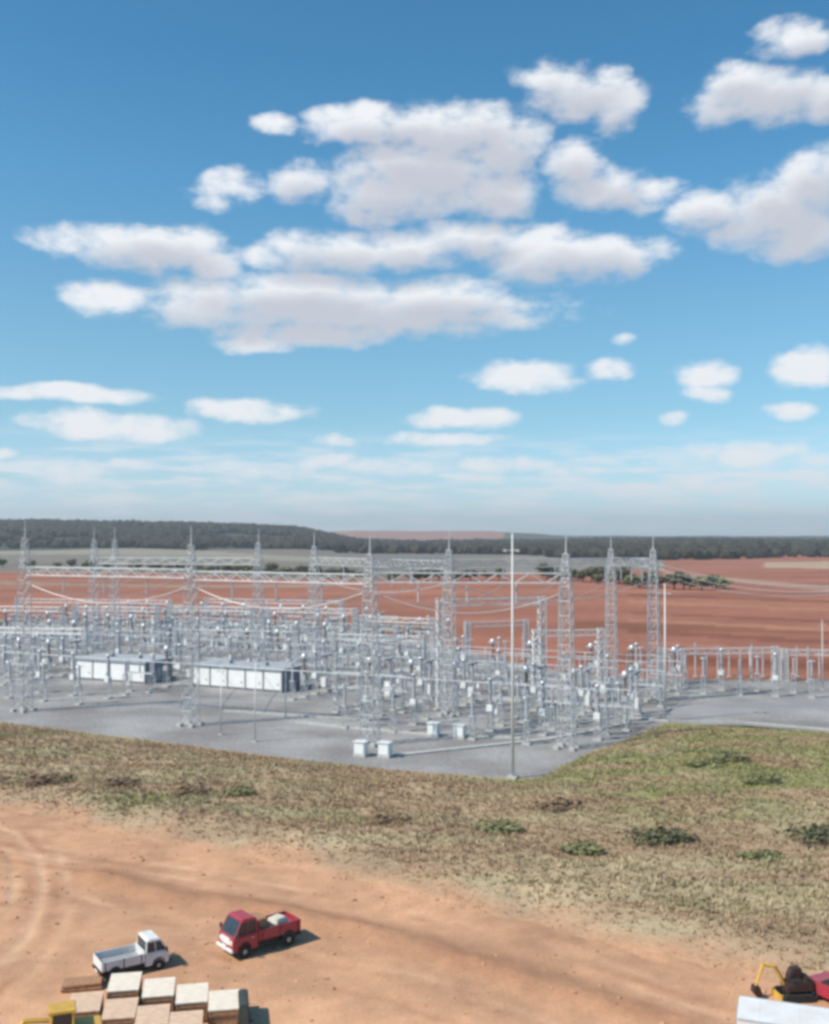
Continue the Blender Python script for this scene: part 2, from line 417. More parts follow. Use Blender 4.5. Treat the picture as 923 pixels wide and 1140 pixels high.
for ln in (LANE1, LANE2, ARC1, ARC2):
    for d in (-.85, .85): RUTS.append(offs(ln, d))
    for d in (-2.1, .2): RUTS.append(offs(ln, d))
def near_h(x, y):
    h = .06 + .16*fbm(x/7., y/7.) + .07*fbm(x/1.3+9, y/1.3)
    h = h + .28*np.exp(-(seg_dist(BERM, x, y)/1.1)**2)*(.5+fbm(x/1.6, y/1.6))
    for k, r_ in enumerate(RUTS):
        h = h - (.05 if k % 4 < 2 else .03)*np.exp(-(seg_dist(r_, x, y)/.28)**2)*np.clip(3.2*fbm(x/5.+k*7, y/5.)-1.2, 0, 1.2)
    return h
def bank_h(x, y):
    e = np.clip((y-edge_y(x))/6., 0, 1)
    return .05 + .16*fbm(x/7., y/7.) + e*(.8*fbm(x/6.+3, y/5.)+.5*fbm(x/3.2, y/1.8+7)) 
def grid(x0, x1, y0, y1, st):
    X, Y = np.meshgrid(np.arange(x0, x1, st), np.arange(y0, y1, st)); return X, Y
def grid_quads(keep):
    h, w = keep.shape; i, j = np.meshgrid(np.arange(h-1), np.arange(w-1), indexing='ij')
    k = keep[:-1, :-1] & keep[1:, :-1] & keep[:-1, 1:] & keep[1:, 1:]
    q = np.stack([i*w+j, i*w+j+1, (i+1)*w+j+1, (i+1)*w+j], -1); return q[k]
def compact(v, q, c):
    u, inv = np.unique(q.ravel(), return_inverse=True); return v[u], inv.reshape(q.shape), c[u]
DIRT = np.array((.55, .305, .18)); DDARK = np.array((.35, .165, .092)); DLIGHT = np.array((.66, .42, .27))
def dirt_col(x, y):
    n1, n2 = fbm(x/9., y/9.), fbm(x/2.2+5, y/2.2)
    c = DIRT[None]*np.ones(x.shape+(1,))
    c = c*(1+.5*(n1-.5)+.4*(n2-.5))[..., None]
    b = np.clip(np.exp(-(seg_dist(BERM, x, y)/1.6)**2)*(.3+1.2*n2), 0, 1)[..., None]; c = c*(1-.65*b)+DDARK*.65*b
    for k, r_ in enumerate(RUTS):
        t = (np.exp(-(seg_dist(r_, x, y)/.34)**2)*np.clip(3.4*fbm(x/5.+k*7, y/5.)-1.3, 0, 1.1))[..., None]
        c = c*(1-.5*t) + (DLIGHT if k % 4 < 2 else DDARK)*.5*t
    return c
X, Y = grid(-48, 34, 34, 92, .17)
e = Y - edge_y(X) + 2.6*(fbm(X/2.0, Y/2.0)-.5)*2
keep = e < 1.4
v = np.stack([X, Y, near_h(X, Y)+.02-.10*sstep(.2, 1.4, e)], -1).reshape(-1, 3)
v, q, c = compact(v, grid_quads(keep), dirt_col(X, Y).reshape(-1, 3))
road = tag(np_mesh('dirt_road', v, q, attr_mat('orange_dirt', (.7, 6.), .16, bump=.5, bdist=.06), c), kind='structure')

GREEN, OLIVE, STRAW, BROWN = map(np.array, ((.28, .27, .12), (.37, .305, .18), (.44, .345, .22), (.38, .262, .17)))
def grass_mix(x, y):
    """green / straw / bare brown shares of the bank by place"""
    px = CX + F*x/np.maximum(y, 1); n1, n2 = fbm(x/11.+40, y/6.), fbm(x/3.+8, y/3.)
    g = sstep(520, 760, px)*sstep(72, 84, y)*.75 + .25 + (n1-.5)*1.5 + (n2-.5)*.7
    g = np.clip(g - .35*(1-sstep(0, 8, y-edge_y(x))), 0, 1)
    b = np.clip(sstep(.50, .62, fbm(x/11.+70, y/2.6+11) + .10*(1-sstep(450, 700, px))), 0, 1)*.8
    b = np.maximum(b, .75*(1-sstep(-.5, 3.5, y-edge_y(x)+2.5*(n2-.5))))
    return g, b
def grass_col(x, y):
    g, b = grass_mix(x, y); g = g[..., None]; b = b[..., None]
    c = np.where(g < .5, STRAW*(1-2*g)+OLIVE*2*g, OLIVE*(2-2*g)+GREEN*(2*g-1))
    c = c*(1-b)+BROWN*b; k = (.85*(1-sstep(-.5, 5, y-edge_y(x)+8*(fbm(x/2.6, y/2.6+5)-.5))))[..., None]
    return c*(1-k)+DIRT*.95*k
def bank_mask(x, y, m=0.):
    far = np.interp(x, [-150, GP[2][0], GP[4][0], GP[6][0], GP[7][0], GP[9][0], GP[11][0], 120], [150, GP[2][1], GP[4][1], GP[6][1], GP[7][1], GP[9][1], GP[11][1], 104])
    return (y > edge_y(x)-m) & (y < far+m)
def far_y(x): return np.interp(x, [-150, GP[2][0], GP[3][0], GP[4][0], GP[5][0], GP[6][0], GP[7][0], GP[8][0], GP[9][0], GP[11][0], 120], [165, GP[2][1], GP[3][1], GP[4][1], GP[5][1], GP[6][1], GP[7][1], GP[8][1], GP[9][1], GP[11][1], 100])
X, Y = grid(-75, 75, 38, 140, .3)
d1, d2 = Y-edge_y(X), far_y(X)-Y
wob = 1.2*(fbm(X/2.+3, Y/2.)-.5)
keep = (d1 > -2.0) & (d2+wob > -.6)
zz = bank_h(X, Y)*sstep(-.6, 8., d2) + .06 - .15*(1-sstep(-2, .6, d1)) - .02
cc = grass_col(X, Y)
td = (1-sstep(-.6, 1.4, d1+1.6*(fbm(X/2., Y/2.)-.5)))[..., None]; cc = cc*(1-td)+dirt_col(X, Y)*td
v, q, c = compact(np.stack([X, Y, zz], -1).reshape(-1, 3), grid_quads(keep), cc.reshape(-1, 3))
bank = tag(np_mesh('grass_bank_soil', v, q, attr_mat('dry_turf_soil', (.5, 4.), .18, bump=.4, bdist=.12), c), kind='structure')

# grass blades: one mass
def grass_cloud(n, hmin, hmax):
    x = rng.uniform(-72, 72, n*3); y = rng.uniform(40, 135, n*3)
    px = CX+F*x/y; d1 = y-edge_y(x); d2 = far_y(x)-y
    dens = sstep(-1.2, 6, d1+3*(fbm(x/2.5, y/2.5)-.5))*(.3+.9*fbm(x/4., y/4.+9))
    ok = (px > -60) & (px < 985) & (d2 > .3) & (rng.random(n*3) < dens); x, y = x[ok][:n], y[ok][:n]
    base = bank_h(x, y)*sstep(-.6, 8., far_y(x)-y) + .02
    g, b = grass_mix(x, y); col = grass_col(x, y)*rng.uniform(.8, 1.2, (len(x), 1)); B = 5
    tall = rng.uniform(hmin, hmax, len(x))*(.55+.9*fbm(x/6.+2, y/6.))*(.35+.65*sstep(0, 7, y-edge_y(x)))
    V = []; C_ = []
    for k in range(B):
        a = rng.uniform(0, 2*math.pi, len(x)); off = rng.uniform(0, .22, len(x)); w = rng.uniform(.03, .07, len(x)); h = tall*rng.uniform(.6, 1.2, len(x))
        lean = h*rng.uniform(.2, .8, len(x)); bx, by = x+off*np.cos(a), y+off*np.sin(a); px_, py_ = -np.sin(a)*w, np.cos(a)*w
        V.append(np.stack([np.stack([bx-px_, by-py_, base], -1), np.stack([bx+px_, by+py_, base], -1),
                           np.stack([bx+lean*np.cos(a), by+lean*np.sin(a), base+h], -1)], 1))
        cb = col*rng.uniform(.8, 1.2, (len(x), 1)); C_.append(np.stack([cb, cb, cb*1.08], 1))
    V = np.concatenate(V).reshape(-1, 3); C_ = np.concatenate(C_).reshape(-1, 3)
    return V, C_
V1, C1 = grass_cloud(80000, .08, .34)
grass = np_mesh('grass', V1, np.arange(len(V1)).reshape(-1, 3), attr_mat('dry_grass_blades', (.8,), .12, bump=0), C1, smooth=False, tris=True)
tag(grass, 'rough dry grass, straw and olive green, covering the bank between dirt road and substation', 'grass', kind='stuff')

# loose clods and stones on the dirt
nst = 2600; x_ = rng.uniform(-46, 32, nst*2); y_ = rng.uniform(38, 90, nst*2); ok = (y_ < edge_y(x_)+1.0) & (rng.random(nst*2) < .15+.9*sstep(.45, .65, fbm(x_/5.+2, y_/3.))); x_, y_ = x_[ok], y_[ok]
bm = bmesh.new(); bmesh.ops.create_icosphere(bm, subdivisions=1, radius=1); iv = np.array([q_.co[:] for q_ in bm.verts]); fi = np.array([[q_.index for q_ in f.verts] for f in bm.faces]); bm.free()
sz = rng.gamma(2.0, .022, (len(x_), 1, 1))+.02; vv = iv[None]*sz*rng.uniform(.6, 1.3, (len(x_), len(iv), 1))*np.array((1.2, 1, .7)); vv += np.stack([x_, y_, near_h(x_, y_)+.03], -1)[:, None]
cs = np.repeat((DIRT*rng.uniform(.55, 1.15, (len(x_), 1)))[:, None], len(iv), 1)
clods = np_mesh('dirt_clods', vv.reshape(-1, 3), (fi[None]+(np.arange(len(x_))*len(iv))[:, None, None]).reshape(-1, 3), attr_mat('dry_clod', (4.,), .2, bump=0), cs.reshape(-1, 3), smooth=False, tris=True)
tag(clods, 'loose orange clods and stones scattered over the dirt road', 'stones', kind='stuff')
# gravel yard
def poly_sheet(name, pts, z, m):
    me = bpy.data.meshes.new(name); me.from_pydata([(p.x, p.y, z) for p in pts], [], [tuple(range(len(pts)))]); me.materials.append(m)
    bm = bmesh.new(); bm.from_mesh(me); bmesh.ops.triangulate(bm, faces=bm.faces); bmesh.ops.recalc_face_normals(bm, faces=bm.faces)
    for f in bm.faces:
        if f.normal.z < 0: f.normal_flip()
    bm.to_mesh(me); bm.free(); o = bpy.data.objects.new(name, me); COL.objects.link(o); return o
def two_tone(name, ca, cb, s1, s2, lo=.4, hi=.62, bump=.4):
    m, n, l, b = new_mat(name); t = n.new('ShaderNodeTexCoord')
    no = n.new('ShaderNodeTexNoise'); no.inputs['Scale'].default_value = s1; no.inputs['Detail'].default_value = 6; l(t.outputs['Object'], no.inputs['Vector'])
    r = n.new('ShaderNodeValToRGB'); l(no.outputs['Fac'], r.inputs[0]); r.color_ramp.elements[0].position = lo; r.color_ramp.elements[1].position = hi
    r.color_ramp.elements[0].color = (*ca, 1); r.color_ramp.elements[1].color = (*cb, 1)
    n2 = n.new('ShaderNodeTexNoise'); n2.inputs['Scale'].default_value = s2; n2.inputs['Detail'].default_value = 3; l(t.outputs['Object'], n2.inputs['Vector'])
    mr = n.new('ShaderNodeMapRange'); l(n2.outputs['Fac'], mr.inputs[0]); mr.inputs[1].default_value = .3; mr.inputs[2].default_value = .7; mr.inputs[3].default_value = .82; mr.inputs[4].default_value = 1.18
    mm = n.new('ShaderNodeMix'); mm.data_type = 'RGBA'; mm.blend_type = 'MULTIPLY'; mm.inputs['Factor'].default_value = 1
    l(r.outputs[0], mm.inputs['A']); l(mr.outputs[0], mm.inputs['B']); l(mm.outputs['Result'], b.inputs['Base Color'])
    b.inputs['Roughness'].default_value = .95; b.inputs['Specular IOR Level'].default_value = .15
    bp = n.new('ShaderNodeBump'); bp.inputs['Strength'].default_value = bump; bp.inputs['Distance'].default_value = .04; l(n2.outputs['Fac'], bp.inputs['Height']); l(bp.outputs[0], b.inputs['Normal'])
    return m
GRAV = two_tone('grey_gravel', (.235, .218, .21), (.36, .345, .335), .11, 2.2, .36, .66)
yard = tag(poly_sheet('gravel_yard', GRAVEL, .03, GRAV), kind='structure')
U, V = Vector((.906, -.423, 0)), Vector((.423, .906, 0)); ORG = Vector((11, 94, 0)); YAW = math.atan2(U.y, U.x)
def uv(u, v, z=0.): p = ORG+U*u+V*v; return Vector((p.x, p.y, z))
def in_yard(p, m=0): return bool(inside(GP, np.array([p[0]]), np.array([p[1]]))[0])
def strip(name, pts, w, z, m, h=.0):
    mb = MB()
    for p, q in zip(pts[:-1], pts[1:]):
        d = (q-p).normalized(); n_ = Vector((-d.y, d.x, 0))*w/2
        a = [p-n_, q-n_, q+n_, p+n_]
        mb.add([(t.x, t.y, z+h) for t in a]+[(t.x, t.y, 0.0) for t in a], [(0, 1, 2, 3), (0, 4, 5, 1), (2, 6, 7, 3), (1, 5, 6, 2), (3, 7, 4, 0)])
    return mb.build(name, m)
ROADG = two_tone('pale_grey_roadway', (.28, .27, .27), (.335, .325, .32), .12, 6.)
for pts, w in (([at(690, 797), at(923, 782), at(1200, 775)], 7.5),):
    mb = MB(); p, q_, r_ = pts
    tag(strip('service_road', pts, w, .034, ROADG), kind='structure')
tag(strip('kerb', [at(560, 822), at(690, 798), at(740, 803), at(830, 805), at(923, 813), at(1200, 838)], .35, .03, MAT['concrete'], .14), kind='structure')

# ------------------------------------------------------------------ vegetation
def leaf_blob(mb, c, rx, ry, rz, n, s, cols=None):
    for _ in range(n):
        d = Vector((random.gauss(0, 1), random.gauss(0, 1), random.gauss(0, 1))).normalized()
        k = random.uniform(.55, 1.0); p = Vector((c[0]+d.x*rx*k, c[1]+d.y*ry*k, c[2]+d.z*rz*k))
        a = (d+Vector((random.gauss(0, .5), random.gauss(0, .5), random.gauss(0, .5)))).orthogonal().normalized(); b = a.cross(d+Vector((.01, 0, 0))).normalized()
        t = s*random.uniform(.6, 1.3)
        mb.add([p-a*t, p+b*t*.6, p+a*t, p-b*t*.6], [(0, 1, 2, 3)])
def leaf_mat(name, col):
    m, n, l, b = new_mat(name); g = n.new('ShaderNodeNewGeometry'); r = n.new('ShaderNodeValToRGB')
    l(g.outputs['Random Per Island'], r.inputs[0])
    r.color_ramp.elements[0].color = (*[c*.6 for c in col], 1); r.color_ramp.elements[1].color = (*[c*1.45 for c in col], 1)
    l(r.outputs[0], b.inputs['Base Color']); b.inputs['Roughness'].default_value = .8; b.inputs['Specular IOR Level'].default_value = .2
    return m
LEAF = leaf_mat('dark_leaves', (.12, .12, .065)); LEAFG = leaf_mat('green_leaves', (.20, .20, .095)); LEAFB = leaf_mat('brown_scrub', (.23, .155, .10))
def make_shrub(name, m, w, h, n):
    t = empty(name); mb = MB(); random.seed(int(w*100+h*10))
    for _ in range(7): leaf_blob(mb, (random.uniform(-w/3, w/3), random.uniform(-w/3, w/3), h*random.uniform(.3, .65)), w*.28, w*.28, h*.33, n//7, .13)
    mb.build('foliage', m, t)
    sb = MB()
    for k in range(5):
        a = k*1.26; sb.bar((0, 0, -.05), (math.cos(a)*w*.3, math.sin(a)*w*.3, h*.6), .03, 5, .012)
    sb.build('stem', MAT['bark'], t); return t
shrub_px = [(652, 957, 0, 'low dark green shrub at the middle of the grass bank'), (722, 950, 1, 'widest dark green shrub on the grass bank, right of centre'), (845, 962, 2, 'dark shrub low on the grass bank near the right edge'),
            (905, 945, 1, 'dark green shrub beside the right edge of the grass bank'), (815, 855, 0, 'dark bush below the bright green patch by the gravel corner'), (785, 862, 2, 'small dark bush left of another below the gravel corner'), (850, 880, 0, 'lone bush on the tan slope near the right edge'),
            (48, 878, 3, 'brown scrub clump at the left end of the grass bank'), (130, 880, 3, 'reddish brown scrub patch on the left of the bank'), (210, 893, 3, 'brown bush in the grass above the road bend'),
            (430, 925, 3, 'dry brown bush halfway up the grass bank, centre'), (620, 908, 3, 'dry brown bush near the gravel corner'), (270, 895, 0, 'small olive bush in the grass left of centre'), (560, 930, 0, 'olive bush in straw coloured grass at centre')]
protos = [make_shrub('shrub', LEAFG, 2.2, 1.0, 420), make_shrub('shrub', LEAF, 3.4, 1.1, 520), make_shrub('shrub', LEAFG, 1.8, .8, 300), make_shrub('scrub_bush', LEAFB, 2.4, .8, 360)]
used = set()
for (px, py, k, lab) in shrub_px:
    p = at(px, py, .3); o = protos[k] if k not in used else copy_tree(protos[k]); used.add(k)
    o.location = (p.x, p.y, float(bank_h(np.array(p.x), np.array(p.y)))); o.rotation_euler.z = random.uniform(0, 6); s = random.uniform(.85, 1.2); o.rotation_euler.z = random.uniform(-.4, .4); o.scale = (s*1.75, s*1.2, s*.85)
    tag(o, lab, 'shrub', 'shrubs on the grass bank')
# trees of the hedgerows beyond the field
def make_tree(h, w, m):
    t = empty('tree'); tb = MB(); tb.bar((0, 0, -.5), (0, 0, h*.45), .22, 7, .14)
    for k in range(5):
        a = k*1.257+.3; tb.bar((0, 0, h*.3), (math.cos(a)*w*.3, math.sin(a)*w*.3, h*.62), .1, 5, .04)
    tb.build('trunk', MAT['bark'], t); cb = MB()
    for k in range(9):
        a = random.uniform(0, 6.28); r_ = w*.3*random.random()**.5
        leaf_blob(cb, (r_*math.cos(a), r_*math.sin(a), h*random.uniform(.42, .8)), w*.25, w*.25, h*.19, 42, .55)
    cb.build('crown', m, t); return t
random.seed(11)
tps = [make_tree(5.5, 6, LEAF), make_tree(4.2, 5.5, LEAF), make_tree(6.5, 6.5, LEAF), make_tree(4.6, 6, LEAFG)]
belts = [([(150, 637), (240, 638), (330, 642), (400, 645)], 26, 'dark low tree in the hedgerow beyond the red field, left of centre', 'trees of the long hedgerow'),
         ([(600, 644), (640, 647), (700, 652)], 16, 'dark dense tree in the clump behind the right hand masts', 'trees of the clump behind the masts'),
         ([(700, 653), (760, 656), (815, 657)], 11, 'small dark tree in the thin row right of the masts, in the red field', 'trees of the thin row on the right'),
         ([(430, 648), (560, 646)], 8, 'olive tree in the sparse row behind the middle masts', 'trees of the sparse middle row'),
         ([(0, 632), (150, 635)], 9, 'small olive tree in the sparse row at the far left field edge', 'trees of the sparse left row')]
uset = set()
for pts, n, lab, grp in belts:
    for i in range(n):
        t = (i+random.uniform(.1, .9))/n*(len(pts)-1); k = min(int(t), len(pts)-2); f = t-k
        px = pts[k][0]*(1-f)+pts[k+1][0]*f; py = pts[k][1]*(1-f)+pts[k+1][1]*f
        p = at(px, py+random.uniform(-1.2, 1.0)); j = random.randrange(4); o = tps[j] if j not in uset else copy_tree(tps[j]); uset.add(j)
        o.location = (p.x, p.y, 0); o.rotation_euler.z = random.uniform(0, 6.28); s = random.uniform(.9, 1.4); o.scale = (s*random.uniform(1.1, 1.7), s*1.3, s)
        tag(o, lab, 'tree', grp)
# scrub along the back of the yard
sproto = make_shrub('scrub_bush', LEAFB, 3.2, 1.5, 220); sproto2 = make_shrub('scrub_bush', LEAF, 2.6, 1.3, 200)
su = [0, 0]
for i in range(34):
    px = -10+i*15+random.uniform(-6, 6); p = at(px, 694+random.uniform(-4, 9)+ (8 if px > 400 else 0)); k = 0 if random.random() < .7 else 1
    o = (sproto, sproto2)[k]
    if su[k]: o = copy_tree(o)
    su[k] = 1; s = random.uniform(.7, 1.3)
    o.location = (p.x, p.y, 0); o.scale = (s*1.3, s*1.3, s); o.rotation_euler.z = random.uniform(0, 6)
    tag(o, 'brown scrub bush in the ragged line along the back of the switchyard' if k == 0 else 'dark scrub bush in the ragged line along the back of the switchyard', 'shrub', 'scrub along the back of the yard')
# distant forest: one mass
icov, icof = None, None
bm = bmesh.new(); bmesh.ops.create_icosphere(bm, subdivisions=1, radius=1)
icov = np.array([v_.co[:] for v_ in bm.verts]); icof = np.array([[v_.index for v_ in f.verts] for f in bm.faces]); bm.free()
fx, fy = [], []
n = 60000; r_ = np.sqrt(rng.uniform(930**2, 2420**2, n)); a_ = np.radians(rng.uniform(-25, 25, n)); px_ = CX+F*np.tan(a_)
start = np.interp(px_, [-100, 0, 330, 420, 560, 650, 760, 860, 1000], [1400, 1400, 1330, 1250, 1200, 1050, 1000, 1180, 1180]); yy = r_*np.cos(a_)
gap = fbm(r_*np.sin(a_)/120., yy/120.+50)
ok = (yy > start+250*(gap-.5)) & (gap > .33)
r_, a_ = r_[ok], a_[ok]; x_, y_ = r_*np.sin(a_), r_*np.cos(a_)
order = rng.permutation(len(x_))[:17000]; x_, y_ = x_[order], y_[order]
hh = rng.uniform(7, 13, len(x_)); ww = hh*rng.uniform(.45, .8, len(x_))
jit = rng.uniform(.72, 1.25, (len(x_), len(icov), 1))
vv = icov[None]*jit*np.stack([ww, ww, hh*.5], -1)[:, None]; vv += np.stack([x_, y_, hz(x_, y_)+hh*.48], -1)[:, None]
fc = np.array((.034, .034, .022))*rng.uniform(.6, 1.5, (len(x_), 1))+np.array((.02, .008, .004))*rng.random((len(x_), 1))
fcv = np.repeat(fc[:, None], len(icov), 1)
ff = icof[None]+(np.arange(len(x_))*len(icov))[:, None, None]
forest = np_mesh('forest', vv.reshape(-1, 3), ff.reshape(-1, 3), attr_mat('distant_foliage', (.25,), .3, bump=0), fcv.reshape(-1, 3), smooth=False, tris=True)
tag(forest, 'dark wood covering the low ridge along the horizon', 'forest', kind='stuff')

# ------------------------------------------------------------------ haze
hb = MB(); hb.box((0, 4200, 60), (11000, 9400, 270)); haze = hb.build('haze', MAT['concrete'])
haze.data.materials.clear(); hm = bpy.data.materials.new('thin_air'); hm.use_nodes = True; hn = hm.node_tree
hn.nodes.clear(); ho = hn.nodes.new('ShaderNodeOutputMaterial'); pv = hn.nodes.new('ShaderNodeVolumePrincipled')
pv.inputs['Density'].default_value = .00016; pv.inputs['Color'].default_value = (.90, .945, 1, 1); pv.inputs['Anisotropy'].default_value = .2
hn.links.new(pv.outputs[0], ho.inputs['Volume']); haze.data.materials.append(hm); tag(haze, kind='stuff', label='pale thin haze over the far fields', cat='haze')

ORD = ['zeroth', 'first', 'second', 'third', 'fourth', 'fifth', 'sixth', 'seventh', 'eighth', 'ninth', 'tenth', 'eleventh', 'twelfth', 'thirteenth', 'fourteenth', 'fifteenth',
       'sixteenth', 'seventeenth', 'eighteenth', 'nineteenth', 'twentieth'] + ['twenty-'+s for s in ('first', 'second', 'third', 'fourth', 'fifth', 'sixth', 'seventh', 'eighth', 'ninth')] + ['thirtieth']

# ------------------------------------------------------------------ lattice masts and beams
def lattice(mb, h0, h1, w0, w1, n, rleg, rbr):
    def c(h):
        t = (h-h0)/(h1-h0); w = (w0*(1-t)+w1*t)/2; return [Vector((sx*w, sy*w, h)) for sx, sy in ((-1, -1), (1, -1), (1, 1), (-1, 1))]
    hs = [h0+(h1-h0)*i/n for i in range(n+1)]; top, bot = c(h1), c(h0)
    for k in range(4): mb.bar(bot[k], top[k], rleg, 4)
    for i in range(n):
        a, b = c(hs[i]), c(hs[i+1])
        for k in range(4):
            j = (k+1) % 4; mb.bar(a[k], b[j], rbr, 3); mb.bar(b[k], a[j], rbr, 3)
            mb.bar(b[k], b[j], rbr, 3)
def make_mast(h, hb_):
    t = empty('lattice_mast'); mb = MB(); lattice(mb, .25, hb_, 1.6, 1.05, 11, .07, .032); mb.build('lattice_shaft', MAT['steel'], t)
    mb = MB(); lattice(mb, hb_, h-2.2, 1.05, .5, 4, .065, .034); mb.bar((0, 0, h-2.3), (0, 0, h), .1, 6, .04)
    mb.build('peak', MAT['steel'], t)
    for sx in (-1, 1):
        for sy in (-1, 1):
            MB().box((sx*.85, sy*.85, .16), (.6, .6, .36)).build('footing', MAT['concrete'], t)
    return t
HB = 17.3
mast_spec = [  # photo column, distance, top row in the photo, label
 (28, 131, 579, 'pale lattice mast nearest the left edge of the yard'), (105, 172, 586, 'slim lattice mast just right of the leftmost one'),
 (128, 185, 587, 'slim lattice mast beside another, above the left white hut'), (213, 121, 586, 'lattice mast between the two white huts'),
 (288, 165, 589, 'lattice mast above the right end of the second white hut'), (350, 152, 592, 'lattice mast just right of the dark hut end'),
 (412, 110, 595, 'broad lattice mast left of centre, standing on the front gravel'), (500, 128, 593, 'lattice mast at the centre of the yard'),
 (630, 108, 594, 'lattice mast left of the grassy corner'), (680, 150, 595, 'lattice mast between the clump of trees and the grassy corner'),
 (727, 139, 594, 'rightmost tall lattice mast above the grassy corner')]
MP = {}
mproto = None
for px, D, ty, lab in mast_spec:
    p = at_d(px, D); h = CAM_H+(HOR-ty)*D/F
    mproto_now = make_mast(23.0, HB) if mproto is None else copy_tree(mproto)
    mproto = mproto or mproto_now
    o = mproto_now; o.location = (p.x, p.y, .03); o.rotation_euler.z = YAW; o.scale = (1, 1, h/23.0); MP[px] = (p, h)
    tag(o, lab, 'mast', 'lattice masts of the switchyard')
def make_beam(a, b, z, lab):
    d = b-a; n = d.normalized(); t = empty('lattice_beam', (a.x, a.y, z), math.atan2(d.y, d.x)); Lb = d.length; m = max(6, int(Lb/1.6)); mb = MB(); w, hh_ = .45, 1.0
    for sy in (-1, 1):
        for sz in (0, 1): mb.bar((.5, sy*w, sz*hh_), (Lb-.5, sy*w, sz*hh_), .055, 4)
    for i in range(m):
        x0, x1 = .5+(Lb-1)*i/m, .5+(Lb-1)*(i+1)/m
        for sy in (-1, 1): mb.bar((x0, sy*w, 0 if i % 2 else hh_), (x1, sy*w, hh_ if i % 2 else 0), .04, 3)
        for sz in (0, 1): mb.bar((x0, -w if i % 2 else w, sz*hh_), (x1, w if i % 2 else -w, sz*hh_), .035, 3)
    mb.build('truss', MAT['steel'], t)
    for k in range(3):
        x = Lb*(k+1)/4; prof = [(.03, -2.2)]
        for s in range(10): prof += [(.05, -2.1+s*.2), (.14, -2.02+s*.2)]
        prof += [(.03, .02)]
        MB().lathe(prof, 8, (x, 0, 0)).build('insulator_string', MAT['porcelain'], t)
    tag(o=t, label=lab, cat='beam', group='lattice beams between the masts'); return t
beams = [(28, 213, 17.2, 'lattice beam from the leftmost mast to the mast between the white huts'), (213, 412, 17.0, 'lattice beam from the mast between the huts to the broad mast'),
         (412, 630, 17.2, 'front lattice beam from the broad mast to the mast by the grassy corner'), (350, 500, 18.0, 'lattice beam from the mast right of the hut end to the centre mast'),
         (500, 727, 18.2, 'lattice beam from the centre mast to the rightmost mast'), (105, 288, 17.6, 'rear lattice beam above the white huts'), (680, 727, 18.0, 'short lattice beam between the two rightmost masts'), (412, 500, 18.6, 'lattice beam between the broad mast and the centre mast'), (288, 680, 17.8, 'longest rear lattice beam behind the centre mast')]
BEAM = []
for a, b, z, lab in beams:
    if b-a > 300: continue
    make_beam(MP[a][0], MP[b][0], z, lab); BEAM.append((MP[a][0], MP[b][0], z))
# overhead conductors: sagging between beams, each a thing
def cable(p, q_, sag, r, lab, grp):
    pts = []
    for i in range(17):
        t = i/16; c_ = p.lerp(q_, t); c_.z -= sag*4*t*(1-t); pts.append(c_)
    return tag(MB().path(pts, r, 5).build('overhead_conductor', MAT['alu'], None, True), lab, 'cable', grp)
for k, (z0, z1, px_) in enumerate(((18.0, 16.5, 1010), (18.6, 17.2, 1030), (17.2, 15.8, 990))):
    p = MP[727][0].copy(); p.z = z0; q_ = at_d(px_, 128+k*3); q_.z = z1
    cable(p, q_, 2.2, .035, 'faint sagging line from the rightmost mast out past the right edge, %s of three' % ('middle', 'highest', 'lowest')[k], 'lines leaving to the right')
t_ = copy_tree(mproto); p = at_d(1012, 131); t_.location = (p.x, p.y, .0); t_.rotation_euler.z = YAW; tag(t_, 'lattice mast just outside the right edge that carries the leaving lines', 'mast', 'lattice masts of the switchyard')
spans = [(0, 5, 'left'), (1, 3, 'middle'), (2, 4, 'right')]
for i, j, side in spans:
    for k in range(3):
        t = (k+1)/4; A, B = BEAM[i], BEAM[j]; p = A[0].lerp(A[1], t); q_ = B[0].lerp(B[1], t); p.z, q_.z = A[2]-2.2, B[2]-2.2
        cable(p, q_, 1.0, .04, 'thin conductor from front to rear beam, %s of three in the %s bay' % (('leftmost', 'middle', 'rightmost')[k], side), 'conductors strung between the beams')
def top_of(px): p, h = MP[px]; return Vector((p.x, p.y, h-.3))
for a, b in ((28, 105), (105, 128), (128, 213), (213, 288), (288, 350), (350, 412), (412, 500), (500, 630), (630, 727), (680, 727)):
    pass
for a, b, sag, lab in ((28, 213, 2.4, 'sagging wire between leftmost mast and mast between the huts'), (213, 412, 2.4, 'sagging wire from the mast between the huts to the broad mast'), (412, 630, 2.4, 'sagging wire from broad mast to the mast by the grassy corner'),
                       (350, 500, 1.8, 'sagging wire between hut end mast and centre mast'), (500, 727, 2.6, 'sagging wire from centre mast to rightmost mast')):
    p, q_ = MP[a][0].copy(), MP[b][0].copy(); p.z = q_.z = 16.4
    cable(p, q_, sag, .05, lab, 'wires slung under the beams')
# ------------------------------------------------------------------ switchgear
def insul(r, h, z0, n=9, x=0., y=0., ns=8):
    prof = [(r*.7, z0)]
    for s in range(n):
        a = z0+h*(s+.15)/n; prof += [(r*.62, a), (r*1.1, a+h*.45/n)]
    prof += [(r*.6, z0+h)]
    return MB().lathe(prof, ns, (x, y, 0))
def pedestal(t, h, w=.5, x=0.):
    mb = MB(); lattice_like = [(sx*w/2+x, sy*w/2) for sx, sy in ((-1, -1), (1, -1), (1, 1), (-1, 1))]
    for (a, b) in lattice_like: mb.bar((a, b, 0), (a, b, h), .05, 4)
    for i in range(3):
        z0, z1 = h*i/3, h*(i+1)/3
        for k in range(4):
            p, q_ = lattice_like[k], lattice_like[(k+1) % 4]; mb.bar((*p, z0), (*q_, z1), .03, 3)
    mb.box((x, 0, h+.04), (w+.2, w+.2, .08)); return mb.build('pedestal', MAT['steel'], t)
